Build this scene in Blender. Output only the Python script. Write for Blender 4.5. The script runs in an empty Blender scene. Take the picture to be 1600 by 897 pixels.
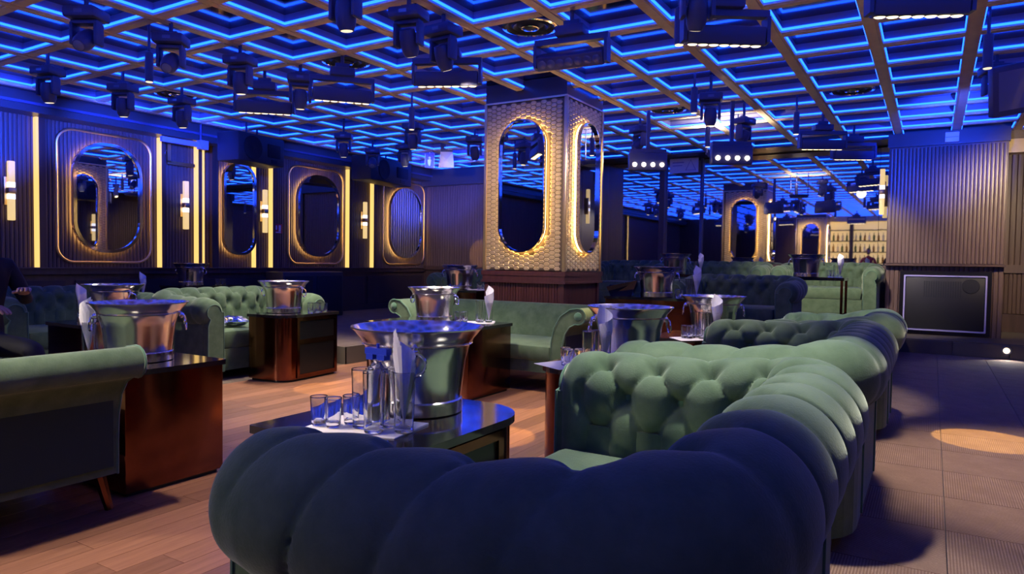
import bpy, bmesh, math, random
from mathutils import Vector, Matrix
random.seed(7)
PI = math.pi
S = bpy.context.scene
COL = S.collection
# ------------------------------------------------------------------ camera, world, exposure
F, YAW, PIT, ROL = 1081.076, -0.5455, -0.0361, -0.0139
HC = 1.10                      # camera height
T = 0.68                       # ceiling module
CE = HC + 2.7095 * T           # underside of the ceiling beams
def _rot():
    c, s = math.cos(YAW), math.sin(YAW)
    r1 = Matrix(((c, -s, 0), (s, c, 0), (0, 0, 1)))
    c, s = math.cos(PIT), math.sin(PIT)
    r2 = Matrix(((1, 0, 0), (0, c, s), (0, -s, c)))
    c, s = math.cos(ROL), math.sin(ROL)
    r3 = Matrix(((c, 0, -s), (0, 1, 0), (s, 0, c)))
    return r3 @ r2 @ r1
_R = _rot()
cam = bpy.data.objects.new('camera', bpy.data.cameras.new('camera'))
COL.objects.link(cam)
cam.data.sensor_width = 36
cam.data.lens = 36 * F / 1600
cam.data.clip_start = 0.02
cam.matrix_world = Matrix(((_R[0][0], _R[2][0], -_R[1][0], 0), (_R[0][1], _R[2][1], -_R[1][1], 0), (_R[0][2], _R[2][2], -_R[1][2], HC), (0, 0, 0, 1)))
S.camera = cam
w = bpy.data.worlds.new('world'); S.world = w; w.use_nodes = True
w.node_tree.nodes['Background'].inputs[0].default_value = (0.02, 0.02, 0.03, 1)
w.node_tree.nodes['Background'].inputs[1].default_value = 0.2
S.view_settings.view_transform = 'Standard'
S.view_settings.look = 'None'
S.view_settings.gamma = 1
S.view_settings.use_curve_mapping = False
S.view_settings.exposure = 0.68
BAR_W, SPOT_W = 170.0, 400.0     # power of the LED bars and of the narrow pin spots
BLUE = (0.006, 0.060, 1.0); BLUE_S = 5.8
WARM = (1.0, 0.62, 0.20)
# ------------------------------------------------------------------ materials
MATS = {}
def _n(nt, t, **kw):
    n = nt.nodes.new(t)
    for k, v in kw.items():
        if k.startswith('i_'): n.inputs[k[2:].replace('_', ' ')].default_value = v
        else: setattr(n, k, v)
    return n
def mat(name, col=(.5, .5, .5), rough=.5, metal=0., emit=None, es=0., sheen=0., coat=0., trans=0., spec=.5, noise=None, bump=None, ior=1.45, grain=None, sheen_tint=None, aniso=0.):
    m = bpy.data.materials.new(name); m.use_nodes = True
    nt = m.node_tree; b = nt.nodes['Principled BSDF']
    I = b.inputs
    I['Base Color'].default_value = (*col, 1); I['Roughness'].default_value = rough; I['Metallic'].default_value = metal
    I['Specular IOR Level'].default_value = spec; I['IOR'].default_value = ior
    I['Sheen Weight'].default_value = sheen; I['Coat Weight'].default_value = coat; I['Coat Roughness'].default_value = .06
    I['Transmission Weight'].default_value = trans
    I['Anisotropic'].default_value = aniso
    if sheen_tint: I['Sheen Tint'].default_value = (*sheen_tint, 1); I['Sheen Roughness'].default_value = .35
    if emit: I['Emission Color'].default_value = (*emit, 1); I['Emission Strength'].default_value = es
    tc = nt.nodes.new('ShaderNodeTexCoord')
    L = nt.links.new
    if noise:            # (scale, colour b, stretch xyz)
        sc, cb, st = noise
        mp = _n(nt, 'ShaderNodeMapping'); mp.inputs['Scale'].default_value = st
        L(tc.outputs['Object'], mp.inputs[0])
        t = _n(nt, 'ShaderNodeTexNoise', i_Scale=sc, i_Detail=4.0, i_Roughness=.6)
        L(mp.outputs[0], t.inputs['Vector'])
        r = _n(nt, 'ShaderNodeValToRGB')
        r.color_ramp.elements[0].position = .35; r.color_ramp.elements[1].position = .68
        r.color_ramp.elements[0].color = (*col, 1); r.color_ramp.elements[1].color = (*cb, 1)
        L(t.outputs[0], r.inputs[0]); L(r.outputs[0], I['Base Color'])
    if bump:             # (scale, strength, stretch)
        sc, stg, st = bump
        mp = _n(nt, 'ShaderNodeMapping'); mp.inputs['Scale'].default_value = st
        L(tc.outputs['Object'], mp.inputs[0])
        t = _n(nt, 'ShaderNodeTexNoise', i_Scale=sc, i_Detail=3.0)
        L(mp.outputs[0], t.inputs['Vector'])
        bp = _n(nt, 'ShaderNodeBump', i_Strength=stg, i_Distance=.01)
        L(t.outputs[0], bp.inputs['Height']); L(bp.outputs[0], I['Normal'])
    MATS[name] = m
    return m
def plank_mat():
    m = mat('oak_plank', (.195, .085, .048), .36, noise=(5, (.285, .138, .080), (6, .55, 6)), bump=(30, .08, (6, .3, 6)))
    nt = m.node_tree; b = nt.nodes['Principled BSDF']
    src = b.inputs['Base Color'].links[0].from_socket
    oi = nt.nodes.new('ShaderNodeObjectInfo'); mr = _n(nt, 'ShaderNodeMapRange'); mr.inputs['To Min'].default_value = .68; mr.inputs['To Max'].default_value = 1.22
    hs = nt.nodes.new('ShaderNodeHueSaturation')
    nt.links.new(oi.outputs['Random'], mr.inputs[0]); nt.links.new(mr.outputs[0], hs.inputs['Value']); nt.links.new(src, hs.inputs['Color']); nt.links.new(hs.outputs[0], b.inputs['Base Color'])
    return m
def carpet_mat(name, axis):
    m = mat(name, (.20, .12, .085), .95, sheen=.1)
    nt = m.node_tree; b = nt.nodes['Principled BSDF']; L = nt.links.new
    tc = nt.nodes.new('ShaderNodeTexCoord')
    wv = _n(nt, 'ShaderNodeTexWave', bands_direction=axis, i_Scale=30.0, i_Distortion=2.0, i_Detail=2.0); wv.inputs['Detail Scale'].default_value = 6
    L(tc.outputs['Object'], wv.inputs['Vector'])
    no = _n(nt, 'ShaderNodeTexNoise', i_Scale=7.0, i_Detail=3.0); L(tc.outputs['Object'], no.inputs['Vector'])
    mx = _n(nt, 'ShaderNodeMath', operation='MULTIPLY'); L(wv.outputs['Fac'], mx.inputs[0]); L(no.outputs[0], mx.inputs[1])
    r = nt.nodes.new('ShaderNodeValToRGB'); r.color_ramp.elements[0].color = (.17, .092, .060, 1); r.color_ramp.elements[1].color = (.34, .215, .145, 1)
    r.color_ramp.elements[0].position = .1; r.color_ramp.elements[1].position = .62
    L(mx.outputs[0], r.inputs[0]); L(r.outputs[0], b.inputs['Base Color'])
    bp = _n(nt, 'ShaderNodeBump', i_Strength=.5, i_Distance=.004); L(mx.outputs[0], bp.inputs['Height']); L(bp.outputs[0], b.inputs['Normal'])
    return m
M = MATS
mat('velvet', (.062, .102, .055), .85, sheen=.42, sheen_tint=(.80, .88, .66), noise=(9, (.098, .145, .084), (1, 1, 1)), bump=(160, .12, (1, 1, 1)), spec=.2)
mat('velvet_button', (.06, .14, .08), .8, sheen=.4, spec=.2)
mat('velvet_dark', (.030, .050, .034), .9, sheen=.15, spec=.15)
mat('lacquer_top', (.012, .010, .012), .09, coat=.6, bump=(60, .03, (1, 1, 1)))
mat('lacquer_side', (.23, .085, .05), .15, metal=1, noise=(3, (.14, .05, .032), (1, 1, 1)), bump=(6, .03, (1, 1, 2)))
mat('black_panel', (.004, .004, .005), .3)
mat('steel', (.78, .75, .72), .19, metal=1)
mat('chrome', (.85, .83, .82), .06, metal=1)
mat('brass', (.92, .66, .34), .36, metal=1)
mat('glass', (.97, .98, .98), 0.0, trans=1, ior=1.46)
mat('paper', (.78, .74, .70), .9)
mat('paper_white', (.86, .84, .84), .85)
mat('fix_black_bluelit', (.065, .075, .16), .34)  # black casings, with the blue LED light put into their colour
mat('fix_lens', (.25, .27, .33), .08, coat=1)
mat('lens_warm', (.9, .8, .6), .3, emit=(1, .78, .45), es=1.6)
mat('lens_hot', (.9, .8, .6), .3, emit=(1, .75, .5), es=9)
mat('lens_dim', (.9, .85, .6), .3, emit=(1, .85, .55), es=.7)
mat('lens_ring', (.10, .12, .25), .15, coat=1)
mat('led_blue', (.1, .2, .6), .4, emit=BLUE, es=BLUE_S)
mat('led_warm', (.3, .2, .06), .4, emit=(1, .62, .17), es=.75)
mat('led_glow', (.9, .7, .3), .4, emit=WARM, es=11.0)
mat('sconce_glass', (.45, .36, .18), .3, emit=(1, .70, .28), es=.55)
mat('sconce_hot', (.9, .9, .9), .3, emit=(.9, .93, 1), es=.85)
mat('beam_wood', (.86, .64, .40), .42, noise=(6, (.74, .54, .33), (1, 1, 1)))
mat('coffer', (.22, .18, .17), .08, metal=1, bump=(4, .05, (1, 1, 1)))
mat('coffer_side', (.22, .20, .30), .4)
mat('ceiling_dark', (.03, .025, .025), .7)
mat('flute_wood', (.125, .080, .068), .38, noise=(4, (.095, .060, .052), (5, 5, .4)))
mat('wall_wood', (.085, .050, .040), .42, noise=(3, (.06, .034, .028), (5, 5, .4)))
mat('dark_wall', (.035, .024, .026), .55, noise=(2, (.05, .033, .034), (1, 1, 1)))
mat('red_wood', (.125, .040, .034), .34, noise=(4, (.085, .026, .022), (6, 6, .4)))
mat('bulkhead', (.05, .045, .05), .3)
mat('gold_scale', (.78, .60, .30), .36, metal=.35, noise=(14, (.66, .48, .22), (1, 1, 1)))
mat('gold_ground', (.16, .11, .06), .5, metal=.4)
mat('gold_trim', (.75, .55, .28), .3, metal=.8)
mat('mirror', (.82, .82, .84), .015, metal=1)
mat('mirror_far', (.62, .62, .68), .02, metal=1, bump=(2.5, .015, (1, 1, 1)))
mat('platform', (.10, .072, .055), .8, noise=(8, (.14, .10, .075), (1, 1, 1)))
mat('riser', (.10, .085, .07), .35)
mat('rubber', (.02, .02, .02), .7)
mat('red_sign', (.45, .04, .05), .5)
mat('sign_white', (.75, .72, .80), .5)
mat('sign_violet', (.30, .28, .55), .5)
mat('sign_blue', (.10, .08, .45), .5)
mat('screen', (.16, .18, .30), .2, coat=.5)
mat('speaker_box', (.022, .022, .032), .45)
mat('speaker_cloth', (.012, .013, .02), .75)
mat('grille', (.02, .02, .024), .5, metal=.3)
mat('skin', (.38, .21, .16), .55)
mat('hair', (.012, .01, .01), .5)
mat('shirt_black', (.010, .010, .014), .8)
mat('shirt_red', (.42, .03, .06), .8)
mat('bottle_green', (.05, .16, .06), .05, trans=.6)
mat('bottle_amber', (.35, .16, .03), .05, trans=.6)
mat('bottle_clear', (.8, .8, .75), .05, trans=.7)
mat('shelf_glow', (.9, .7, .3), .4, emit=(1, .68, .28), es=.55)
mat('foil', (.72, .72, .78), .15, metal=1)
mat('blue_plastic', (.02, .05, .5), .3)
plank_mat()
carpet_mat('carpet_u', 'X'); carpet_mat('carpet_v', 'Y')
# ------------------------------------------------------------------ mesh helpers
class MB:
    def __init__(s): s.v = []; s.f = []; s.sm = []
    def add(s, vs, fs, smooth=False):
        o = len(s.v); s.v += [tuple(p) for p in vs]
        for f in fs: s.f.append([i + o for i in f]); s.sm.append(smooth)
        return s
    def box(s, x0, x1, y0, y1, z0, z1):
        return s.add([(x0, y0, z0), (x1, y0, z0), (x1, y1, z0), (x0, y1, z0), (x0, y0, z1), (x1, y0, z1), (x1, y1, z1), (x0, y1, z1)],
                     [(0, 3, 2, 1), (4, 5, 6, 7), (0, 1, 5, 4), (1, 2, 6, 5), (2, 3, 7, 6), (3, 0, 4, 7)])
    def cbox(s, x0, x1, y0, y1, z0, z1, c):          # chamfered (octagonal plan-free) box: all 12 edges cut
        bm = bmesh.new(); bmesh.ops.create_cube(bm, size=1)
        for v in bm.verts: v.co = Vector((x0 + (v.co.x + .5) * (x1 - x0), y0 + (v.co.y + .5) * (y1 - y0), z0 + (v.co.z + .5) * (z1 - z0)))
        bmesh.ops.bevel(bm, geom=bm.edges[:], offset=c, segments=2, profile=.5, affect='EDGES')
        bm.verts.ensure_lookup_table()
        s.add([v.co[:] for v in bm.verts], [[v.index for v in f.verts] for f in bm.faces], True); bm.free(); return s
    def tube(s, pts, r, n=8, closed=False, caps=True):
        pts = [Vector(p) for p in pts]; N = len(pts); rings = []
        rr = r if isinstance(r, (list, tuple)) else [r] * N
        up = None
        for i, p in enumerate(pts):
            a = pts[(i - 1) % N] if (closed or i) else p; b = pts[(i + 1) % N] if (closed or i < N - 1) else p
            d = (b - a).normalized()
            if up is None:
                up = d.orthogonal().normalized()
            up = (up - d * up.dot(d)).normalized(); sd = d.cross(up)
            rings.append([p + (up * math.cos(2 * PI * k / n) + sd * math.sin(2 * PI * k / n)) * rr[i] for k in range(n)])
        vs = [q for R in rings for q in R]; fs = []
        for i in range(N if closed else N - 1):
            j = (i + 1) % N
            for k in range(n):
                l = (k + 1) % n; fs.append((i * n + k, i * n + l, j * n + l, j * n + k))
        if caps and not closed: fs += [tuple(range(n - 1, -1, -1)), tuple((N - 1) * n + k for k in range(n))]
        return s.add(vs, fs, True)
    def lathe(s, prof, n=24, c=(0, 0, 0), axis='z', sx=1., closed=False):
        vs = []; fs = []; P = len(prof)
        for r, z in prof:
            for k in range(n):
                a = 2 * PI * k / n; x, y = r * math.cos(a) * sx, r * math.sin(a)
                q = (x, y, z) if axis == 'z' else ((z, x, y) if axis == 'x' else (x, z, y))
                vs.append((q[0] + c[0], q[1] + c[1], q[2] + c[2]))
        for i in range(P if closed else P - 1):
            j = (i + 1) % P
            for k in range(n):
                l = (k + 1) % n; fs.append((i * n + k, i * n + l, j * n + l, j * n + k))
        if not closed:
            fs += [tuple(range(n - 1, -1, -1)), tuple((P - 1) * n + k for k in range(n))]
        return s.add(vs, fs, True)
    def prism(s, poly, z0, z1):
        n = len(poly)
        return s.add([(x, y, z0) for x, y in poly] + [(x, y, z1) for x, y in poly],
                     [tuple(range(n - 1, -1, -1)), tuple(range(n, 2 * n))] + [(i, (i + 1) % n, n + (i + 1) % n, n + i) for i in range(n)])
    def ring(s, a, b, z0, z1):                       # band between outlines a (outer) and b (inner)
        n = len(a)
        vs = [(*p, z0) for p in a] + [(*p, z0) for p in b] + [(*p, z1) for p in a] + [(*p, z1) for p in b]; fs = []
        for i in range(n):
            j = (i + 1) % n
            fs += [(i, n + i, n + j, j), (2 * n + i, 2 * n + j, 3 * n + j, 3 * n + i), (i, j, 2 * n + j, 2 * n + i), (n + i, 3 * n + i, 3 * n + j, n + j)]
        return s.add(vs, fs)
    def xf(s, m):
        s.v = [tuple(m @ Vector(p)) for p in s.v]; return s
    def mesh(s, name, mt, ang=40):
        me = bpy.data.meshes.new(name); me.from_pydata(s.v, [], s.f)
        me.polygons.foreach_set('use_smooth', s.sm if not all(s.sm) else [True] * len(s.f))
        me.update(); me.materials.append(M[mt])
        if any(s.sm):
            try: me.set_sharp_from_angle(angle=math.radians(ang))
            except Exception: pass
        return me
    def build(s, name, mt, parent=None, loc=None, rz=0., ang=40, fix=False):
        me = s.mesh(name, mt, ang)
        if fix:
            bm = bmesh.new(); bm.from_mesh(me); bmesh.ops.recalc_face_normals(bm, faces=bm.faces[:]); bm.to_mesh(me); bm.free()
        return place(name, me, parent, loc, rz)
def place(name, me, parent=None, loc=None, rz=0.):
    o = bpy.data.objects.new(name, me); COL.objects.link(o)
    if parent: o.parent = parent
    if loc: o.location = loc
    if rz: o.rotation_euler = (0, 0, rz)
    return o
def tag(o, label=None, cat=None, group=None, kind=None):
    if label: o['label'] = label
    if cat: o['category'] = cat
    if group: o['group'] = group
    if kind: o['kind'] = kind
    return o
def thing(name, label, cat, loc=(0, 0, 0), rz=0., group=None):
    o = bpy.data.objects.new(name, None); COL.objects.link(o); o.empty_display_size = .1
    o.location = loc; o.rotation_euler = (0, 0, rz)
    return tag(o, label, cat, group)
def struct(name, mb, mt, parent=None, label=None, **kw):
    o = mb.build(name, mt, parent, **kw)
    if not parent: o['kind'] = 'structure'
    if label: o['label'] = label
    return o
def dup(root, loc, rz=0., label=None, group=None):
    r = root.copy(); COL.objects.link(r); r.location = loc; r.rotation_euler = (0, 0, rz)
    if label: r['label'] = label
    if group: r['group'] = group
    for ch in list(root.children):
        c = ch.copy(); COL.objects.link(c); c.parent = r
        for g in list(ch.children):
            d = g.copy(); COL.objects.link(d); d.parent = c
    return r
class Proto:                                          # first use moves the prototype itself, later uses copy it
    def __init__(s, root): s.root = root; s.used = False
    def put(s, loc, rz, label, group=None):
        if not s.used:
            s.used = True; s.root.location = loc; s.root.rotation_euler = (0, 0, rz); s.root['label'] = label
            if group: s.root['group'] = group
            return s.root
        return dup(s.root, loc, rz, label, group)
def rrect(w_, h_, r, n=8, cx=0, cy=0):
    r = min(r, w_ / 2, h_ / 2); out = []
    for qx, qy, a0 in ((1, 1, 0), (-1, 1, PI / 2), (-1, -1, PI), (1, -1, 1.5 * PI)):
        for k in range(n + 1):
            a = a0 + PI / 2 * k / n
            out.append((cx + qx * (w_ / 2 - r) + r * math.cos(a), cy + qy * (h_ / 2 - r) + r * math.sin(a)))
    return out
def spot(name, loc, target, watts, size, blend, col, radius=.04, parent=None):
    l = bpy.data.lights.new(name, 'SPOT'); l.energy = watts; l.spot_size = math.radians(size); l.spot_blend = blend; l.color = col; l.shadow_soft_size = radius
    o = bpy.data.objects.new(name, l); COL.objects.link(o); o.location = loc
    o.rotation_euler = (Vector(target) - Vector(loc)).to_track_quat('-Z', 'Y').to_euler()
    return o
ORD = ['first', 'second', 'third', 'fourth', 'fifth', 'sixth', 'seventh', 'eighth', 'ninth', 'tenth']
# ------------------------------------------------------------------ room constants
XL, XR, YN, YM = -9.05, 2.6, -4.35, 12.0     # left wall, right wall, rear wall, far mirror wall
P1, P2 = 0.18, 0.36                          # platform levels
def gx(i): return (.3238 - i) * T
def gy(j): return (6.713 + j) * T
# ------------------------------------------------------------------ floors
fl = struct('floor', MB().box(XL - .3, XR + .3, YN - .3, YM + .6, -.12, -.012), 'dark_wall')
NPL = 0
def plank_mesh(L_, k):
    mb = MB().box(0, .128, 0, L_, -.012, 0)
    return mb.mesh('plank', 'oak_plank')
PM = {L_: plank_mesh(L_, 0) for L_ in (.6, .9, 1.2)}
planks = []
x = -5.26
row = 0
while x < -.42:
    y = .35 + (row * .37) % .8 - .8
    while y < 6.2:
        L_ = random.choice((.6, .9, 1.2))
        planks.append((x, y, L_)); y += L_ + .002
    x += .130; row += 1
def vis_key(p):
    cx, cy = p[0] + .06, p[1] + p[2] / 2
    return cx * cx + cy * cy
planks.sort(key=vis_key)
def in_view(x, y, z=0, mx=.85):
    q = _R @ Vector((x, y, z - HC))
    return q[1] > .2 and abs(q[0] / q[1]) < mx
vp = [p for p in planks if in_view(p[0], p[1] + p[2] / 2) and not (-1.2 < p[0] < -.2 and p[1] + p[2] < 5.9)]
near = vp[:300]; rest = [p for p in planks if p not in set(near)]
for p in near: place('plank', PM[p[2]], fl, (p[0], p[1], 0))
mb = MB()
for p in rest: mb.box(p[0], p[0] + .128, p[1], p[1] + p[2], -.012, 0)
tag(mb.build('far_planks', 'oak_plank', fl), kind='stuff')
# left floor beyond the dance floor boards (under the left sofas) and behind the camera
for a in ((XL, -5.264, YN, 5.3), (-5.264, -.42, YN, -.44)):
    MB().box(a[0], a[1], a[2], a[3], -.012, -.001).build('floor_board_field', 'platform', fl)
ctm = [MB().box(.002, .498, .002, .498, -.012, 0).mesh('carpet_tile', m_) for m_ in ('carpet_u', 'carpet_v')]
for i in range(6):
    for j in range(-1, 21):
        X0, Y0 = -.42 + i * .5, .4 + j * .5
        place('carpet_tile', ctm[(i + j) % 2], fl, (X0, Y0, 0))
MB().box(-.42, XR + .1, YN, -.102, -.012, -.001).build('floor_board_field', 'platform', fl)
# platforms (raised seating levels)
pf = struct('floor_platform', MB().box(XL, -5.26, 5.3, 11.4, 0, P1), 'platform', label='low carpeted seating platform behind the dance floor')
MB().box(-5.26, -.35, 6.2, 9.3, 0, P1).build('deck', 'platform', pf)
MB().box(-5.26, -.35, 9.3, YM, 0, P2).build('upper_deck', 'platform', pf)
MB().box(-.35, XR, 10.33, YM + .4, 0, P1).build('stage_step', 'riser', pf)
MB().box(-5.262, -5.245, 5.28, 6.2, 0, P1 + .003).build('riser_board', 'riser', pf)
MB().box(XL, -5.245, 5.285, 5.302, 0, P1 + .003).build('riser_board', 'riser', pf)
MB().box(-5.245, -.35, 6.185, 6.202, 0, P1 + .003).build('riser_board', 'riser', pf)
for k in range(5):
    MB().box(-.34 + k * .59, .235 + k * .59, 10.305, 10.332, .004, P1 - .012).build('riser_panel', 'riser', pf)
# ------------------------------------------------------------------ ceiling: coffers with blue LED
ce = struct('ceiling', MB().box(XL - .3, XR + .3, YN - .3, YM + .6, CE + .14, CE + .2), 'ceiling_dark')
BW = .052
IS = list(range(-3, 14)); JS = list(range(-13, 11))
y0, y1 = gy(JS[0]), gy(JS[-1]); x0, x1 = gx(IS[-1]), gx(IS[0])
bmA = MB().box(-BW, BW, y0, y1, .008, .020).box(-BW * .62, BW * .62, y0, y1, 0, .008).mesh('beam', 'beam_wood')
bmC = MB().box(-BW + .002, BW - .002, y0, y1, .020, .14).mesh('beam_core', 'coffer_side')
for i in IS: b_ = place('beam', bmA, ce, (gx(i), 0, CE)); place('beam_core', bmC, b_)
bmB = MB().box(BW, T - BW, -BW, BW, .009, .021).box(BW, T - BW, -BW * .62, BW * .62, .001, .009).mesh('cross_beam', 'beam_wood')
bmD = MB().box(BW - .002, T - BW + .002, -BW + .002, BW - .002, .021, .139).mesh('beam_core', 'coffer_side')
panel = MB().box(BW, T - BW, BW, T - BW, .105, .125).mesh('coffer_panel', 'coffer')
def ledmb():
    m_ = MB(); a, b, z0, z1, t = BW + .002, T - BW - .002, .026, .044, .008
    m_.box(a, b, a, a + t, z0, z1).box(a, b, b - t, b, z0, z1).box(a, a + t, a + t, b - t, z0, z1).box(b - t, b, a + t, b - t, z0, z1)
    return m_
led = ledmb().mesh('led_strip', 'led_blue')
vis, hid = [], []
for i in IS[1:]:
    for j in JS[:-1]:
        X0, Y0 = gx(i), gy(j)
        cx, cy = X0 + T / 2, Y0 + T / 2
        q = _R @ Vector((cx, cy, CE - HC))
        v = q[1] > .3 and abs(q[0] / q[1]) < .84 and q[2] / q[1] < .52
        (vis if v else hid).append((X0, Y0, q[1]))
vis.sort(key=lambda t_: t_[2])
hid += vis[300:]; vis = vis[:300]
for X0, Y0, d in vis:
    place('coffer_panel', panel, ce, (X0, Y0, CE)); place('led_strip', led, ce, (X0, Y0, CE)); b_ = place('cross_beam', bmB, ce, (X0, Y0, CE)); place('beam_core', bmD, b_)
a, b, c = MB(), MB(), MB()
for X0, Y0, d in hid:
    a.box(X0 + BW, X0 + T - BW, Y0 + BW, Y0 + T - BW, CE + .105, CE + .125)
    l_ = ledmb(); l_.v = [(p[0] + X0, p[1] + Y0, p[2] + CE) for p in l_.v]; b.add(l_.v, l_.f)
    c.box(X0 + BW, X0 + T - BW, Y0 - BW, Y0 + BW, CE + .009, CE + .139)
tag(a.build('far_coffer_panels', 'coffer', ce), kind='stuff'); tag(b.build('far_led_strips', 'led_blue', ce), kind='stuff'); tag(c.build('far_cross_beams', 'beam_wood', ce), kind='stuff')
MB().box(XL - .1, gx(13) - BW, YN, YM, CE - .0, CE + .14).build('border', 'bulkhead', ce)
MB().box(gx(-3) + BW, XR + .1, YN, YM, CE - .0, CE + .14).build('border', 'bulkhead', ce)
MB().box(gx(13), gx(-3), gy(10) + .001, YM + .3, CE - .0, CE + .14).build('border', 'bulkhead', ce)
# ------------------------------------------------------------------ walls
def flutes(u0, u1, z0, z1, pitch=.045, dep=.012):      # corrugated sheet in (u, z), bulging along +n ; returns MB in (u, n, z)
    n = max(1, round((u1 - u0) / pitch)); p = (u1 - u0) / n; us = []
    for k in range(n):
        us += [(u0 + k * p, 0), (u0 + k * p + p * .12, dep * .8), (u0 + k * p + p * .5, dep), (u0 + k * p + p * .88, dep * .8)]
    us.append((u1, 0))
    vs = [(u, nn, z0) for u, nn in us] + [(u, nn, z1) for u, nn in us]; N = len(us)
    return MB().add(vs, [(k, k + 1, N + k + 1, N + k) for k in range(N - 1)])
MX = Matrix(((0, 1, 0, 0), (1, 0, 0, 0), (0, 0, 1, 0), (0, 0, 0, 1)))      # (u,n,z) -> (n,u,z): wall facing +X
wl = struct('wall_left', MB().box(XL - .3, XL, YN - .3, 11.6, -.1, CE + .14), 'wall_wood', label='dark fluted left wall with warm light strips and oval mirrors')
fm = flutes(-4.3, 11.35, .95, 2.72); fm.xf(MX); fm.v = [(p[0] + XL + .002, p[1], p[2]) for p in fm.v]
tag(fm.build('fluting', 'flute_wood', wl), kind='stuff')
MB().box(XL, XL + .06, -4.3, 11.36, .875, .95).build('ledge', 'wall_wood', wl)
MB().box(XL, XL + .09, -4.3, 11.36, .945, .96).build('ledge_cap', 'flute_wood', wl)
MB().box(XL, XL + .30, -4.3, 11.36, 2.72, CE + .01).build('bulkhead', 'bulkhead', wl)
MB().box(XL, XL + .33, -4.3, 11.36, 2.80, 2.83).build('bulkhead_trim', 'fix_black_bluelit', wl)
for k in range(9):
    MB().box(XL, XL + .03, -4.1 + k * 1.72, -2.5 + k * 1.72, .22, .80).build('wainscot_panel', 'dark_wall', wl)
MB().box(XL, XL + .05, 5.4, 11.36, P1, P1 + .1).build('baseboard', 'dark_wall', wl)
# pilasters with LED strips; (y of pilaster left edge, right edge, strip y positions)
for ya, yb, strips in ((4.07, 4.15, (4.06,)), (5.575, 5.64, (5.57,)), (6.13, 6.21, (6.12, 6.215)), (6.36, 6.46, ()), (7.11, 7.17, (7.10,)), (7.42, 7.5, (7.42,)), (9.11, 9.19, (9.105,)), (9.74, 9.82, (9.74,)), (2.9, 3.0, (2.9,)), (1.6, 1.7, (1.6,))):
    pz = MB().box(XL, XL + .07, ya, yb, .955, 2.72).build('pilaster', 'wall_wood', wl)
    for ys in strips:
        MB().box(XL + .012, XL + .085, ys - .014, ys + .012, .958, 2.715).build('led_strip', 'led_warm', wl)
for yc in (8.4,):
    pass
# wall mirrors
def wall_mirror(name, label, yc, wm, wf, frame=True, z0=1.16, z1=2.51, X=XL + .014, frame_w=None):
    t = thing(name, label, 'mirror', (X, yc, (z0 + z1) / 2), group='oval mirrors along the left wall')
    hm = z1 - z0
    mt = Matrix(((0, 0, 1, 0), (1, 0, 0, 0), (0, 1, 0, 0), (0, 0, 0, 1)))    # (u,v,n)->(n,u,v)
    rr = min(wm, hm) * .46
    o1 = rrect(wm, hm, rr, 12); o2 = rrect(wm - .05, hm - .05, rr - .025, 12); o3 = rrect(wm - .09, hm - .09, rr - .045, 12)
    MB().prism(o1, .055, .085).xf(mt).build('glass', 'mirror', t)
    MB().ring(rrect(wm + .03, hm + .03, rr + .015, 12), o2, .04, .105).xf(mt).build('rim', 'chrome', t)
    MB().ring(o2, o3, .012, .03).xf(mt).build('backlight', 'led_glow', t)
    MB().prism(rrect(wm - .2, hm - .2, rr - .1, 12), .0, .055).xf(mt).build('mount', 'wall_wood', t)
    if frame:
        pts = [(0.03, u, v) for u, v in rrect(wf, 1.62, .2, 8)]
        MB().tube(pts, .016, 8, closed=True).build('outer_frame', 'brass', t)
    return t
wall_mirror('wall_mirror', 'large oval wall mirror nearest the left edge, in a gold rounded frame', 4.865, .83, 1.17)
wall_mirror('wall_mirror', 'narrow oval wall mirror under the hung loudspeaker', 6.81, .54, .0, frame=False)
wall_mirror('wall_mirror', 'oval wall mirror in gold frame beside the small red sign', 8.39, .92, 1.22)
wall_mirror('wall_mirror', 'oval wall mirror with glowing edge at the far end of the left wall', 10.68, .94, 1.25)
# far walls
wb = struct('wall_back', MB().box(XL - .3, -5.3, 11.36, 11.6, -.1, CE + .14), 'wall_wood', label='fluted wood end wall left of the gold pillar')
fm = flutes(-9.04, -5.3, 1.0, 2.62, .06, .016); fm.v = [(p[0], 11.358 - p[1], p[2]) for p in fm.v]
tag(fm.build('fluting', 'flute_wood', wb, fix=True), kind='stuff')
MB().box(-9.0, -5.3, 11.30, 11.36, .92, 1.0).build('chair_rail', 'wall_wood', wb)
MB().box(-9.0, -5.3, 11.2, 11.36, 2.62, CE).build('bulkhead', 'bulkhead', wb)
MB().box(-5.3, -5.2, 11.3, YM + .2, P1, CE).build('return_post', 'wall_wood', wb)
wm_ = struct('wall_mirrored', MB().box(-5.4, -.5, YM + .02, YM + .3, 0, CE + .14), 'dark_wall', label='far wall clad in large mirror sheets')
for a_, b_ in ((-5.2, -4.19), (-4.10, -3.48), (-3.43, -.73), (-.725, -.5)):
    MB().box(a_, b_, YM, YM + .018, 1.12, CE - .02).build('mirror_sheet', 'mirror_far', wm_)
MB().box(-4.19, -4.10, YM - .10, YM + .02, P2, CE).build('post', 'wall_wood', wm_)
MB().box(-3.475, -3.435, YM - .05, YM + .02, P2, CE).build('post', 'fix_black_bluelit', wm_)
MB().box(-5.2, -.55, YM - .06, YM + .02, 1.06, 1.12).build('rail', 'wall_wood', wm_)
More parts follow.
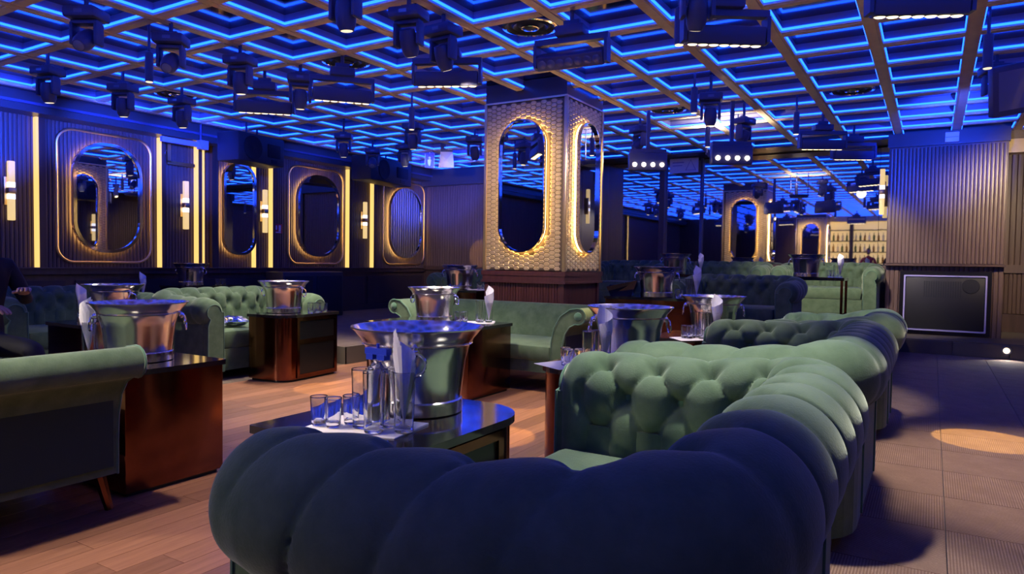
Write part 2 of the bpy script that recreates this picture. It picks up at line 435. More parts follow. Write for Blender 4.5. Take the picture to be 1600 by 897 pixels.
# fluted block on the right
bk = struct('wall_block', MB().box(-.565, .80, 11.12, YM + .3, P1, CE), 'wall_wood', label='projecting fluted wood block with the black screen below')
fm = flutes(-.555, .79, 1.16, 2.74, .045, .014); fm.v = [(p[0], 11.06 - p[1], p[2]) for p in fm.v]
MB().box(-.565, .80, 11.06, 11.125, 1.145, 2.76).build('upper_panel', 'wall_wood', bk)
tag(fm.build('fluting', 'flute_wood', bk, fix=True), kind='stuff')
MB().box(-.58, .815, 11.02, 11.125, 1.125, 1.15).build('shelf_rail', 'wall_wood', bk)
MB().box(-.58, .815, 11.0, 11.125, 2.76, CE).build('bulkhead', 'bulkhead', bk)
for a_, b_, c_, d_ in ((-.565, -.40, P1, 1.12), (.69, .80, P1, 1.12), (-.40, .69, 1.06, 1.12)):
    fm = flutes(a_, b_, c_, d_, .055, .012); fm.v = [(p[0], 11.115 - p[1], p[2]) for p in fm.v]
    fm.build('lower_panel', 'flute_wood', bk, fix=True)
wr = struct('wall_right', MB().box(XR, XR + .3, YN - .3, YM + .6, -.1, CE + .14), 'wall_wood', label='right wall beyond the carpeted walkway')
fm = flutes(-4.3, YM + .3, 1.0, 2.75, .06); fm.xf(MX); fm.v = [(XR - .002 - p[0], p[1], p[2]) for p in fm.v]
tag(fm.build('fluting', 'flute_wood', wr, fix=True), kind='stuff')
for yc in (-2.5, -.5, 1.5, 3.5, 5.5):
    pts = [(XR - .04, yc - .55, .1), (XR - .04, yc - .55, 1.7)] + [(XR - .04, yc - .55 + .55 * (1 - math.cos(a_)), 1.7 + .55 * math.sin(a_)) for a_ in [PI / 8 * k for k in range(1, 8)]] + [(XR - .04, yc + .55, 1.7), (XR - .04, yc + .55, .1)]
    MB().tube(pts, .022, 6).build('led_arch', 'led_warm', wr)
we = struct('wall_end', MB().box(.8, XR + .3, YM + .35, YM + .6, 0, CE + .14), 'wall_wood', label='warm-lit fluted wall beyond the block at the right edge')
fm = flutes(.8, XR, 1.16, 2.75, .07, .016); fm.v = [(p[0], YM + .348 - p[1], p[2]) for p in fm.v]
tag(fm.build('fluting', 'flute_wood', we, fix=True), kind='stuff')
fm = flutes(.8, XR, .45, 1.04, .05, .016); fm.v = [(p[0], YM + .348 - p[1], p[2]) for p in fm.v]
tag(fm.build('wainscot', 'flute_wood', we, fix=True), kind='stuff')
MB().box(.8, XR, YM + .30, YM + .35, 1.04, 1.16).build('chair_rail', 'flute_wood', we)
MB().box(.8, XR, YM + .1, YM + .35, 2.75, CE).build('bulkhead', 'beam_wood', we)
wn = struct('wall_rear', MB().box(XL - .3, XR + .3, YN - .3, YN, -.1, CE + .14), 'wall_wood', label='rear wall with the back bar, seen in the far mirror')
# ------------------------------------------------------------------ gold pillars
def hexplate(u, v, a, b, out):          # flat-topped long hexagon, bevelled
    P = [(a, 0), (a * .55, b), (-a * .55, b), (-a, 0), (-a * .55, -b), (a * .55, -b)]
    vs = [(u + p * .96, v + q * .92, 0) for p, q in P] + [(u + p * .72, v + q * .66, .006) for p, q in P]
    out.add(vs, [(6, 7, 8, 9, 10, 11)] + [(k, (k + 1) % 6, 6 + (k + 1) % 6, 6 + k) for k in range(6)])
def in_stadium(u, v, w_, h_):
    r = w_ / 2; d = max(0, abs(v) - (h_ / 2 - r))
    return u * u + d * d < r * r
def pillar_face(W_, zc, t, mtx, Hh=1.80):
    wm, hm = W_ * .58, 1.42
    sc = MB(); a, b = .040, .0235; col = 0; u = -W_ / 2 + .03
    while u < W_ / 2 - .02:
        v = -Hh / 2 + .02 + (b if col % 2 else 0)
        while v < Hh / 2 - .015:
            if not in_stadium(u, v, wm + .05, hm + .05): hexplate(u, v, a, b, sc)
            v += 2 * b
        u += a * 1.55; col += 1
    o = rrect(wm, hm, wm / 2, 14)
    outer = []
    for (x_, y_) in o:                   # project outline radially to the rectangle edge
        k = 1 / max(abs(x_) / (W_ / 2), abs(y_) / (Hh / 2)); outer.append((x_ * k, y_ * k))
    for c_ in ((W_ / 2, Hh / 2), (-W_ / 2, Hh / 2), (W_ / 2, -Hh / 2), (-W_ / 2, -Hh / 2)):
        k = min(range(len(outer)), key=lambda q: (outer[q][0] - c_[0]) ** 2 + (outer[q][1] - c_[1]) ** 2); outer[k] = c_
    MB().ring(outer, o, -.075, 0).xf(mtx).build('face_sheet', 'gold_ground', t, fix=True)
    tag(sc.xf(mtx).build('scales', 'gold_scale', t, fix=False), kind='stuff')
    MB().prism(rrect(wm - .03, hm - .03, wm / 2 - .015, 14), .040, .050).xf(mtx).build('mirror', 'mirror', t)
    MB().ring(rrect(wm, hm, wm / 2, 14), rrect(wm - .03, hm - .03, wm / 2 - .015, 14), .030, .075).xf(mtx).build('mirror_rim', 'chrome', t)
    MB().ring(rrect(wm - .02, hm - .02, wm / 2 - .01, 14), rrect(wm - .06, hm - .06, wm / 2 - .03, 14), .004, .026).xf(mtx).build('backlight', 'led_glow', t)
    MB().prism(rrect(wm - .10, hm - .10, wm / 2 - .05, 14), -.06, .040).xf(mtx).build('mirror_mount', 'wall_wood', t)
def pillar(label, X0, X1, Y0, Y1):
    cx, cy = (X0 + X1) / 2, (Y0 + Y1) / 2; hx, hy = (X1 - X0) / 2, (Y1 - Y0) / 2
    t = thing('gold_pillar', label, 'pillar', (cx, cy, 0), group='gold snakeskin pillars')
    MB().box(-hx + .08, hx - .08, -hy + .08, hy - .08, 0, CE).build('core', 'wall_wood', t)
    zc = 1.0 + .915
    for W_, mtx in ((2 * hx, Matrix(((1, 0, 0, 0), (0, 0, -1, -hy), (0, 1, 0, zc), (0, 0, 0, 1)))), (2 * hx, Matrix(((-1, 0, 0, 0), (0, 0, 1, hy), (0, 1, 0, zc), (0, 0, 0, 1)))),
                    (2 * hy, Matrix(((0, 0, 1, hx), (1, 0, 0, 0), (0, 1, 0, zc), (0, 0, 0, 1)))), (2 * hy, Matrix(((0, 0, -1, -hx), (-1, 0, 0, 0), (0, 1, 0, zc), (0, 0, 0, 1))))):
        pillar_face(W_ - .02, zc, t, mtx)
    for sx in (-1, 1):
        for sy in (-1, 1):
            MB().cbox(sx * hx - .018, sx * hx + .018, sy * hy - .018, sy * hy + .018, 1.0, 2.83, .005).build('corner_bead', 'gold_trim', t)
    MB().box(-hx - .012, hx + .012, -hy - .012, hy + .012, 2.825, 2.845).build('top_bead', 'gold_trim', t)
    MB().box(-hx - .005, hx + .005, -hy - .005, hy + .005, 2.845, CE + .1).build('cap', 'bulkhead', t)
    for z0, z1, e in ((.955, 1.005, .03), (.90, .955, .018), (.875, .90, .03)):
        MB().box(-hx - e, hx + e, -hy - e, hy + e, z0, z1).build('moulding', 'red_wood', t)
    for W_, H_, sgn, ax in ((hx, hy, 1, 0), (hx, hy, -1, 0), (hy, hx, 1, 1), (hy, hx, -1, 1)):
        fm = flutes(-W_ + .05, W_ - .05, .0, .878, .034, .010)
        fm.v = [((p[0], sgn * (H_ - .03 + p[1]), p[2]) if ax == 0 else (sgn * (H_ - .03 + p[1]), p[0], p[2])) for p in fm.v]
        tag(fm.build('fluted_base', 'red_wood', t, fix=True), kind='stuff')
    for sx in (-1, 1):
        for sy in (-1, 1):
            MB().box(sx * hx - .05 - .0 if sx > 0 else -hx, sx * hx if sx > 0 else -hx + .05, hy - .05 if sy > 0 else -hy, hy if sy > 0 else -hy + .05, 0, .878).build('corner_post', 'red_wood', t)
    return t
pillar('gold snakeskin pillar with tall mirrors standing in the middle of the room', -4.28, -3.29, 6.46, 7.36)
pillar('second gold snakeskin pillar, seen only as a reflection in the far mirror', -4.28, -3.29, -3.85, -2.95)
# ------------------------------------------------------------------ chesterfield sofas
def sofa_parts(t, A=.69, D=.85, arm_h=.772, back_h=.815, r=.14, ds=.014, dt=.014, seat_z=.44, du=.185, dv=.15):
    rc = .17
    def path(s):
        L1 = D - rc; La = rc * PI / 2; L2 = 2 * (A - rc)
        if s < 0: return (-A, s), (-1, 0)
        if s <= L1: return (-A, s), (-1, 0)
        s -= L1
        if s <= La:
            a = s / rc; return (-A + rc - rc * math.cos(a), L1 + rc * math.sin(a)), (-math.cos(a), math.sin(a))
        s -= La
        if s <= L2: return (-A + rc + s, D), (0, 1)
        s -= L2
        if s <= La:
            a = s / rc; return (A - rc + rc * math.sin(a), L1 + rc * math.cos(a)), (math.sin(a), math.cos(a))
        s -= La
        return (A, L1 - s), (1, 0)
    LT = 2 * (D - rc) + rc * PI + 2 * (A - rc)
    def ztop(s):
        e = min(s, LT - s); k = max(0, min(1, (e - D * .5) / (D * .55))); k = k * k * (3 - 2 * k)
        return arm_h + (back_h - arm_h) * k
    ns = int(LT / ds)
    th_b = math.radians(118)
    zs = seat_z - .08
    # profile parameter list: ('f', frac) on the inner face, ('a', theta) on the roll
    n1, n2 = int(.30 / dt), int(r * math.radians(262) / dt)
    prof = [('f', k / n1) for k in range(n1)] + [('a', math.radians(180 - 262 * k / n2)) for k in range(n2 + 1)]
    oc = -.11 + r
    vs = []; fs = []; buttons = []
    def pt(s, pr, shrink=0., yo=0., flat=False):
        (px, py), (nx, ny) = path(s); zt = ztop(max(0, min(LT, s))); zc = zt - r
        if pr[0] == 'f':
            o, z = -.11, zs + (zc - zs) * pr[1]; no, nz = -1., 0.
            v = (zc - z) + r * (PI - th_b)
        else:
            th = pr[1]; o, z = oc + r * math.cos(th), zc + r * math.sin(th); no, nz = math.cos(th), math.sin(th)
            v = r * (th - th_b)
        u = s - LT / 2
        if v >= 0:
            a, b = u / du - v / (2 * dv), u / du + v / (2 * dv)
            h = (abs(math.sin(PI * a)) * abs(math.sin(PI * b))) ** .42
            amp = .040
            ra, rb = round(a), round(b)
            dd = math.hypot((u - du * (ra + rb) / 2), (v - dv * (rb - ra)))
            pit = .038 * math.exp(-(dd / .036) ** 2)
            if v < .06 and rb - ra < 0: pit = 0
        else:
            q_ = min(1, -v / .07); p = .84 - .60 * q_
            uo = u; u -= .34 * -v * math.copysign(1, u) * max(0, min(1, (abs(u) - A * .9) / .25))
            h = abs(math.sin(PI * u / du)) ** p; amp = .040 - .017 * q_
            dd = math.hypot(u - du * round(u / du), v); pit = .038 * math.exp(-(dd / .036) ** 2)
        e = min(s, LT - s)
        if e < .06:
            w_ = max(0, e / .06); h = .55 + (h - .55) * w_; pit *= w_
        disp = amp * (h - .75) - pit - shrink
        o += no * disp; z += nz * disp
        return (px + nx * o, py + ny * o + yo, z)
    P_ = len(prof)
    rows = [(0, .060, -.060), (0, .034, -.052), (0, .016, -.036), (0, .005, -.018)] + [(LT * k / ns, 0, 0) for k in range(ns + 1)] + [(LT, .005, -.018), (LT, .016, -.036), (LT, .034, -.052), (LT, .060, -.060)]
    for s, sh, yo in rows:
        for pr in prof: vs.append(pt(s, pr, sh, yo))
    for i in range(len(rows) - 1):
        for k in range(P_ - 1):
            fs.append((i * P_ + k, i * P_ + k + 1, (i + 1) * P_ + k + 1, (i + 1) * P_ + k))
    MB().add(vs, fs, True).build('tufted_upholstery', 'velvet', t, ang=75, fix=True)
    # buttons
    bt = MB()
    k0 = int(LT / 2 / du) + 1
    for rowi in range(0, 3):
        for k in range(-k0, k0 + 1):
            u = du * (k + (.5 if rowi % 2 else 0)); s = u + LT / 2
            if s < .08 or s > LT - .08: continue
            v = dv * rowi; zt = ztop(s); zc = zt - r; (px, py), (nx, ny) = path(s)
            th = th_b + v / r
            if th <= PI: o, z, no, nz = oc + r * math.cos(th), zc + r * math.sin(th), math.cos(th), math.sin(th)
            else: o, z, no, nz = -.11, zc - (v - r * (PI - th_b)), -1, 0
            dd = -.064
            c = Vector((px + nx * (o + no * dd), py + ny * (o + no * dd), z + nz * dd)); nn = Vector((nx * no, ny * no, nz))
            bt.tube([c, c + nn * .006, c + nn * .010], [.014, .013, .006], 8)
    tag(bt.build('tuft_buttons', 'velvet_button', t), kind='stuff')
    # outer shell under the roll
    out, inn = [], []
    nsh = 60
    sh = MB(); vv = []; ff = []
    for k in range(nsh + 1):
        s = LT * k / nsh; (px, py), (nx, ny) = path(s); zt = ztop(s)
        for o, z in ((.085, .07), (.085, zt - 2 * r + .035), (-.10, zt - 2 * r + .035), (-.10, .07)):
            vv.append((px + nx * o, py + ny * o, z))
    for k in range(nsh):
        for q in range(4):
            q2 = (q + 1) % 4; ff.append((k * 4 + q, k * 4 + q2, (k + 1) * 4 + q2, (k + 1) * 4 + q))
    ff += [(3, 2, 1, 0), tuple(nsh * 4 + q for q in range(4))]
    sh.add(vv, ff).build('outside_panel', 'velvet', t, fix=True)
    # piping seams on the outside
    for px in (-A * .5, A * .5):
        MB().tube([(px, D + .088, .08), (px, D + .088, back_h - 2 * r + .03)], .006, 5).build('piping', 'velvet_button', t)
    # arm fronts
    for sx in (-1, 1):
        zc = arm_h - r; poly = [(-.085, .08), (-.08, zc)] + [(oc + (r - .055) * math.cos(a), zc + (r - .055) * math.sin(a)) for a in [math.radians(178 - 236 * k / 22) for k in range(23)]] + [(.075, zc - r * .95), (.08, .08)]
        mb = MB().prism(poly, -.066, .0)
        mb.xf(Matrix(((sx, 0, 0, sx * A), (0, 0, 1, 0), (0, 1, 0, 0), (0, 0, 0, 1))))
        f_ = mb.build('arm_front', 'velvet', t, fix=True)
        MB().tube([(sx * (A + p[0]), -.066, p[1]) for p in poly], .005, 6).build('piping', 'velvet_button', f_)
    MB().cbox(-A + .105, A - .105, -.03, D - .08, .27, seat_z, .035).build('seat_cushion', 'velvet', t)
    MB().box(-A + .10, A - .10, -.02, D - .05, .08, .275).build('seat_rail', 'velvet', t)
    for sx in (-1, 1):
        for yy in (.03, D - .02):
            MB().lathe([(.03, .075), (.035, .04), (.022, 0)], 10, (sx * (A - .02), yy, 0)).build('foot', 'rubber', t)
def sofa_proto(**kw):
    t = thing('chesterfield_sofa', '', 'sofa')
    sofa_parts(t, **kw)
    return Proto(t)
GS = 'green chesterfield sofas'
big = sofa_proto(D=.79, ds=.009, dt=.011)
# booths along the walkway (they face the dance floor, -X)
XB = -.31
def booth(y, label, pr=big): return pr.put((XB - .79, y, 0), -PI / 2, label, GS)
booth(1.635, 'green tufted chesterfield sofa in the foreground with its near arm toward the viewer')
booth(3.53, 'green chesterfield sofa directly behind the foreground sofa')
short = sofa_proto(A=.40, D=.62, arm_h=.74, back_h=.80, ds=.02, dt=.018, seat_z=.43)
short.put((XB - .62, 5.30, 0), -PI / 2, 'smallest pale green tufted seat, last of the row beside the walkway', GS)
mid = sofa_proto(A=.60, D=.78, arm_h=.74, back_h=.80, r=.125, ds=.020, dt=.018)
mid.put((-5.48, 4.47, 0), PI / 2, 'green chesterfield sofa with blue foil bags, behind the cabinet table', GS)
mid.put((-6.62, 3.40, 0), PI / 2, 'dark green chesterfield sofa near the left edge behind the steel buckets', GS)
t = thing('round_ottoman', 'round dark ottoman under the seated person at the left edge', 'stool', (-5.11, 1.95, 0))
MB().lathe([(.20, .05), (.22, .07), (.22, .33), (.235, .35), (.235, .39), (.21, .415), (0, .42)], 24).build('cushion', 'velvet', t)
MB().lathe([(.18, 0), (.18, .06)], 20).build('foot', 'rubber', t)
mid.put((-5.85, 8.35, P1), 0, 'navy-lit chesterfield sofa left of the gold pillar', GS)
mid.put((-4.42, 10.80, P2), 0, 'navy-lit chesterfield sofa right of the pillar under the mirror', GS)
mid.put((-1.98, 8.05, P1), 0, 'dark blue-lit chesterfield sofa facing the viewer in front of the raised seats', GS)
mid.put((-2.86, 10.80, P2), 0, 'dim green chesterfield sofa under the mirror wall, beside the posts', GS)
mid.put((-1.33, 10.80, P2), 0, 'bright green chesterfield sofa under the mirror wall beside the wood block', GS)
# ------------------------------------------------------------------ scroll-arm settees (smooth)
def ribbon(pts, rad):
    n = len(pts); Lf, Rt = [], []
    for i, p in enumerate(pts):
        a = pts[max(0, i - 1)]; b = pts[min(n - 1, i + 1)]; dx, dz = b[0] - a[0], b[1] - a[1]; l = math.hypot(dx, dz); dx /= l; dz /= l
        Lf.append((p[0] - dz * rad[i], p[1] + dx * rad[i])); Rt.append((p[0] + dz * rad[i], p[1] - dx * rad[i]))
    p, a = pts[-1], pts[-2]; ang = math.atan2(p[1] - a[1], p[0] - a[0]); R = rad[-1]
    cap = [(p[0] + R * math.cos(ang + PI / 2 - PI * k / 8), p[1] + R * math.sin(ang + PI / 2 - PI * k / 8)) for k in range(1, 8)]
    return Lf + cap + Rt[::-1]
def settee_proto():
    t = thing('scroll_arm_settee', '', 'sofa'); W_, D = .78, .74
    for sx in (-1, 1):
        cl = [(0, .16), (0, .30), (.005, .42), (.03, .53), (.08, .61), (.15, .655), (.20, .66)]
        rd = [.05, .05, .052, .055, .06, .065, .066]
        poly = ribbon(cl, rd); n = len(poly); vs = []; fs = []
        ys = [(0, .012), (.012, 0), (D - .012, 0), (D, .012)]
        cxm = sum(p[0] for p in poly) / n; czm = sum(p[1] for p in poly) / n
        for y, sh in ys:
            for p in poly:
                k = 1 - sh * 1.2; vs.append((sx * (W_ + cxm + (p[0] - cxm) * k), y, czm + (p[1] - czm) * k))
        for i in range(3):
            for k in range(n): l = (k + 1) % n; fs.append((i * n + k, i * n + l, (i + 1) * n + l, (i + 1) * n + k))
        fs += [tuple(range(n)), tuple(3 * n + k for k in range(n - 1, -1, -1))]
        ar = MB().add(vs, fs, True).build('scroll_arm', 'velvet', t, ang=50, fix=True)
        MB().lathe([(.036, 0), (.034, -.012), (.02, -.02), (.0, -.022)], 14, (sx * (W_ + .20), .002, .66), 'y').build('button', 'velvet_button', ar)
        MB().tube([(sx * (W_ + p[0]), -.001, p[1]) for p in poly], .006, 5, closed=True).build('piping', 'velvet_button', ar)
        MB().box(min(sx * (W_ + .05), sx * (W_ + .075)), max(sx * (W_ + .05), sx * (W_ + .075)), .03, D - .02, .2, .52).build('outside_panel', 'velvet_dark', t)
    poly = ribbon([(D - .02, .18), (D - .0, .45), (D + .03, .60), (D + .05, .66)], [.055, .055, .055, .05])
    n = len(poly); mb = MB()
    vs = [(-W_ - .02, p[0], p[1]) for p in poly] + [(W_ + .02, p[0], p[1]) for p in poly]
    mb.add(vs, [tuple(range(n)), tuple(range(2 * n - 1, n - 1, -1))] + [(k, (k + 1) % n, n + (k + 1) % n, n + k) for k in range(n)], True)
    mb.build('backrest', 'velvet', t, ang=40, fix=True)
    MB().cbox(-W_ + .045, W_ - .045, -.03, D - .05, .27, .40, .03).build('seat_cushion', 'velvet', t)
    MB().box(-W_ + .02, W_ - .02, 0, D - .02, .17, .28).build('seat_rail', 'velvet', t)
    for sx in (-1, 1):
        for yy, tl in ((.05, -.03), (D - .06, .03)):
            MB().tube([(sx * (W_ - .02), yy, .18), (sx * (W_ + .02), yy + tl, 0)], [.028, .018], 8).build('leg', 'lacquer_side', t)
    return Proto(t)
st = settee_proto()
st.put((-3.44, 5.10, 0), 0, 'smooth green scroll-arm settee against the foot of the gold pillar', 'scroll-arm settees')
st.put((-3.83, 1.66, 0), PI, 'smooth green scroll-arm settee cut off by the left edge of the picture', 'scroll-arm settees')
# ------------------------------------------------------------------ cabinet tables
def table(label, x0, x1, y0, y1, h=.58, z=0., radii=(0, 0, 0, 0), rz=0., inset='x', openw=False):
    cx, cy = (x0 + x1) / 2, (y0 + y1) / 2; a, b = (x1 - x0) / 2, (y1 - y0) / 2
    t = thing('cabinet_table', label, 'table', (cx, cy, z), rz, 'glossy black cabinet tables')
    def outline(e):
        out = []
        for (qx, qy, a0), r in zip(((1, 1, 0), (-1, 1, PI / 2), (-1, -1, PI), (1, -1, 1.5 * PI)), radii):
            r_ = max(.012, r); n = 10 if r else 2
            for k in range(n + 1):
                an = a0 + PI / 2 * k / n
                out.append((qx * (a + e - r_) + r_ * math.cos(an), qy * (b + e - r_) + r_ * math.sin(an)))
        return out
    if openw:
        MB().prism(outline(.012), h - .04, h).build('table_top', 'lacquer_top', t)
        MB().box(-a + .03, a - .03, -b + .03, b - .03, .10, .13).build('shelf', 'lacquer_top', t)
        for sx in (-1, 1):
            for sy in (-1, 1): MB().box(sx * a - .03 - .0 if sx > 0 else -a, a if sx > 0 else -a + .03, b - .03 if sy > 0 else -b, b if sy > 0 else -b + .03, 0, h - .04).build('leg', 'lacquer_side', t)
        return t
    mb = MB().prism(outline(0), .02, h - .025); mb.sm = [True] * len(mb.f)
    mb.build('carcass', 'lacquer_side', t, ang=35)
    mb = MB().prism(outline(.012), h - .025, h); mb.build('table_top', 'lacquer_top', t)
    MB().prism(outline(-.02), 0, .02).build('plinth', 'black_panel', t)
    if inset:
        ya, yb = -b + max(.03, radii[3]), b - max(.03, radii[0]); e = a + .001; f = a + .012
        for za, zb in ((.06, .33), (.375, h - .06)):
            MB().box(a - .01, a + .002, ya + .03, yb - .03, za, zb).build('panel', 'black_panel', t)
        for (p, q, za, zb) in ((ya, ya + .03, .03, h - .03), (yb - .03, yb, .03, h - .03), (ya + .03, yb - .03, .03, .06), (ya + .03, yb - .03, .33, .375), (ya + .03, yb - .03, h - .06, h - .03)):
            MB().box(a - .005, f, p, q, za, zb).build('frame_rail', 'lacquer_side', t)
    return t
table('foremost black cabinet table with rounded corner, holding the biggest steel bucket', -1.80, -1.20, 1.42, 2.12, radii=(.2, 0, 0, 0))
table('bronze-sided rounded table between the first and second walkway sofas', -1.70, -1.22, 3.0, 3.66, radii=(0, 0, .2, 0), inset=None)
table('black cabinet table in front of the last walkway seat', -1.72, -1.12, 4.72, 5.32, radii=(0, 0, 0, 0), inset=None)
table('square black table in front of the pillar settee', -4.12, -3.06, 4.40, 5.04, radii=(0, 0, 0, 0), inset=None)
table('square bronze-sided table at the left settee', -3.78, -3.10, 1.75, 2.26, radii=(0, 0, 0, 0), inset=None)
table('rounded cabinet table with two inset panels in front of the left green sofa', -5.31, -4.87, 4.12, 4.82, h=.6, radii=(0, 0, 0, .14), rz=.10)
table('dark table beside the dark green sofa at left', -5.95, -5.45, 2.75, 3.40, inset=None)
table('long dark table by the left wall under the sconce', -8.72, -8.25, 5.4, 6.25, h=.55, z=P1, inset=None)
table('low dark table by the left wall carrying the dark bowl', -8.15, -7.70, 4.05, 4.72, h=.62, z=0, inset=None)
table('dark table on the platform left of the pillar', -5.25, -4.50, 6.62, 7.2, h=.58, z=P1, inset=None)
table('dark table on the platform right of the pillar', -2.75, -1.85, 6.30, 6.85, h=.6, z=P1, inset=None)
table('dark table on the upper level beside the mirror posts', -3.5, -2.8, 9.65, 10.2, h=.6, z=P2, openw=True)
table('dark table on the upper level in front of the bright green sofa', -1.70, -.95, 9.55, 10.1, h=.6, z=P2, openw=True)
# ------------------------------------------------------------------ things on tables
def bucket_proto():
    t = thing('ice_bucket', '', 'bucket')
    pr = [(.150, .0), (.157, .004), (.157, .045), (.152, .05), (.158, .10), (.168, .18), (.182, .232), (.187, .238), (.190, .24), (.196, .255), (.222, .285), (.229, .290), (.229, .294), (.222, .294), (.192, .262), (.178, .23), (.160, .15), (.148, .06), (.0, .058)]
    MB().lathe(pr, 48).build('body', 'steel', t, ang=35)
    MB().lathe([(.187, .234), (.192, .238), (.187, .242)], 48).build('rolled_band', 'chrome', t)
    for sx in (-1, 1):
        m_ = MB().lathe([(.0, .0), (.016, .004), (.016, .014), (.008, .024), (.0, .026)], 12, (0, 0, 0), 'x')
        if sx < 0: m_.v = [(-p[0], p[1], p[2]) for p in m_.v]
        m_.v = [(p[0] + sx * .182, p[1], p[2] + .225) for p in m_.v]
        k = m_.build('mount', 'chrome', t, fix=True)
        MB().tube([(sx * (.203 + .012 * math.sin(a / 2)), .036 * math.sin(a), .188 + .036 * math.cos(a)) for a in [2 * PI * q / 20 for q in range(20)]], .0052, 6, closed=True).build('ring_handle', 'chrome', k)
    return Proto(t)
bkt = bucket_proto()
def glass_mesh(r0, r1, h, base, n=20):
    return MB().lathe([(r0 * .90, 0), (r0 - .0006, .0015), (r0, .0035), (r0 + .0003, .006), (r1 - .0001, h - .004), (r1, h - .0012), (r1 - .0008, h), (r1 - .0016, h - .0012), (r1 - .0018, h - .004), (r0 - .0026, base + .004), (r0 - .0034, base), (r0 - .006, base - .0008), (0, base - .001)], n).mesh('drinking_glass', 'glass', 50)
HB = glass_mesh(.029, .034, .182, .014); SG = glass_mesh(.022, .027, .090, .016); TB = glass_mesh(.034, .038, .085, .012)
def napkin_mesh():
    mb = MB(); n = 12
    for k in range(5):
        vs = [(0, 0, .012)]
        for q in range(n + 1):
            a = -.9 * PI + 1.5 * PI * q / n + .15 * k; rr = .041 + .0006 * k
            z = .215 + .095 * (q / n) ** 1.3 - .012 * k
            vs.append((rr * math.cos(a), rr * math.sin(a) * .8, z))
        mb.add(vs, [(0, q + 1, q + 2) for q in range(n)], False)
    return mb.mesh('napkin', 'paper_white')
NP = napkin_mesh()
def mat_mesh(): return MB().add([(-.17, -.11, .0), (.16, -.10, 0), (.18, .10, 0), (-.14, .12, 0), (-.17, -.11, .002), (.16, -.10, .003), (.18, .10, .006), (-.14, .12, .002)], [(3, 2, 1, 0), (4, 5, 6, 7), (0, 1, 5, 4), (1, 2, 6, 5), (2, 3, 7, 6), (3, 0, 4, 7)]).mesh('paper_mat', 'paper')
PMT = mat_mesh()
def single(name, me, loc, rz, label, cat, group): return tag(place(name, me, None, loc, rz), label, cat, group)
def tableset(where, z, b=None, brz=0., bs=1., mat_=None, nap=None, tall=(), shots=(), tumblers=()):
    if b:
        o = bkt.put((b[0], b[1], z), brz, 'round steel ice bucket on the ' + where, 'steel ice buckets')
    if mat_: single('paper_mat', PMT, (mat_[0], mat_[1], z + .0005), mat_[2] if len(mat_) > 2 else .3, 'flat paper mat on the ' + where, 'napkin', 'paper mats'); 
    zz = z + (.0055 if mat_ else .0)
    if nap:
        single('highball_glass', HB, (nap[0], nap[1], zz), 0, 'tall glass holding a napkin on the ' + where, 'glass', 'tall glasses')
        single('rolled_napkin', NP, (nap[0], nap[1], zz + .004), nap[2] if len(nap) > 2 else 0, 'cone-rolled white napkin in a glass on the ' + where, 'napkin', 'rolled napkins')
    key = lambda p: (_R @ Vector((p[0], p[1], 0)))[0] / (_R @ Vector((p[0], p[1], 0)))[1]
    for nm, me, lst, word in (('highball_glass', HB, tall, 'empty tall clear glass'), ('shot_glass', SG, shots, 'small clear shot glass'), ('tumbler', TB, tumblers, 'short clear tumbler')):
        for k, p in enumerate(sorted(lst, key=key)):
            single(nm, me, (p[0], p[1], zz), 0, (ORD[k] + ' ' + word + ' from the left on the ' + where) if len(lst) > 1 else (word + ' on the ' + where), 'glass', word + 's')
tableset('foremost table', .58, (-1.525, 1.885), 2.2, 1, (-1.50, 1.585, .25), (-1.345, 1.60, 2.6), [(-1.415, 1.545), (-1.485, 1.57), (-1.415, 1.625)], [(-1.62, 1.52), (-1.563, 1.525), (-1.548, 1.587)])
tableset('rounded bronze-sided table', .58, (-1.37, 3.47), .6, 1, (-1.57, 3.17, 1.2), (-1.36, 3.12, 1.0), [(-1.43, 3.09), (-1.41, 3.16)], [(-1.52, 3.05), (-1.48, 3.09), (-1.56, 3.1)])
tableset('table at the last walkway seat', .58, (-1.36, 5.08), .3, 1, (-1.40, 4.79, .8), (-1.27, 4.83, .5), [(-1.35, 4.79), (-1.40, 4.85), (-1.33, 4.868)], [(-1.47, 4.76), (-1.43, 4.755), (-1.42, 4.80)])
tableset('table at the pillar settee', .58, (-3.67, 4.76), .2, 1, (-3.32, 4.86, .6), (-3.20, 4.90, .4), [(-3.30, 4.90), (-3.26, 4.86)], [(-3.40, 4.73), (-3.36, 4.74), (-3.37, 4.79)])
tableset('left square table', .58, (-3.41, 2.0), .9, 1, None, (-3.69, 1.90, 4.2), [(-3.62, 1.93), (-3.56, 1.89), (-3.60, 1.99)])
tableset('rounded cabinet table', .60, (-5.18, 4.42), .3, 1, None, None, (), [(-5.0, 4.58), (-4.96, 4.63)], [(-5.02, 4.68), (-4.97, 4.72)])
tableset('dark table at the dark green sofa', .58, (-5.72, 3.14), .2, 1, None, (-5.60, 2.83, 2.), (), (), [(-5.54, 3.33)])
tableset('wall table under the sconce', P1 + .55, (-8.5, 5.70), .3, 1, None, None, (), (), [(-8.35, 6.0), (-8.38, 6.1)])
tableset('wall table with the dark bowl', .62, None, 0, 1, None, (-7.80, 4.62, 2.), (), (), [(-7.78, 4.52), (-7.9, 4.66)])
tableset('platform table left of the pillar', P1 + .58, (-4.95, 6.92), .4, 1, (-4.62, 6.95, .2), None, (), (), [(-4.66, 6.93), (-4.60, 6.97)])
tableset('platform table right of the pillar', P1 + .60, (-2.30, 6.52), .3, 1, None, (-1.93, 6.60, .3), [(-2.0, 6.58), (-1.97, 6.66)], (), [(-2.05, 6.42)])
tableset('upper table beside the mirror posts', P2 + .60, (-3.22, 9.9), .1, 1, None, (-2.86, 9.95, .3), [(-2.92, 9.9)], (), [(-2.95, 9.98)])
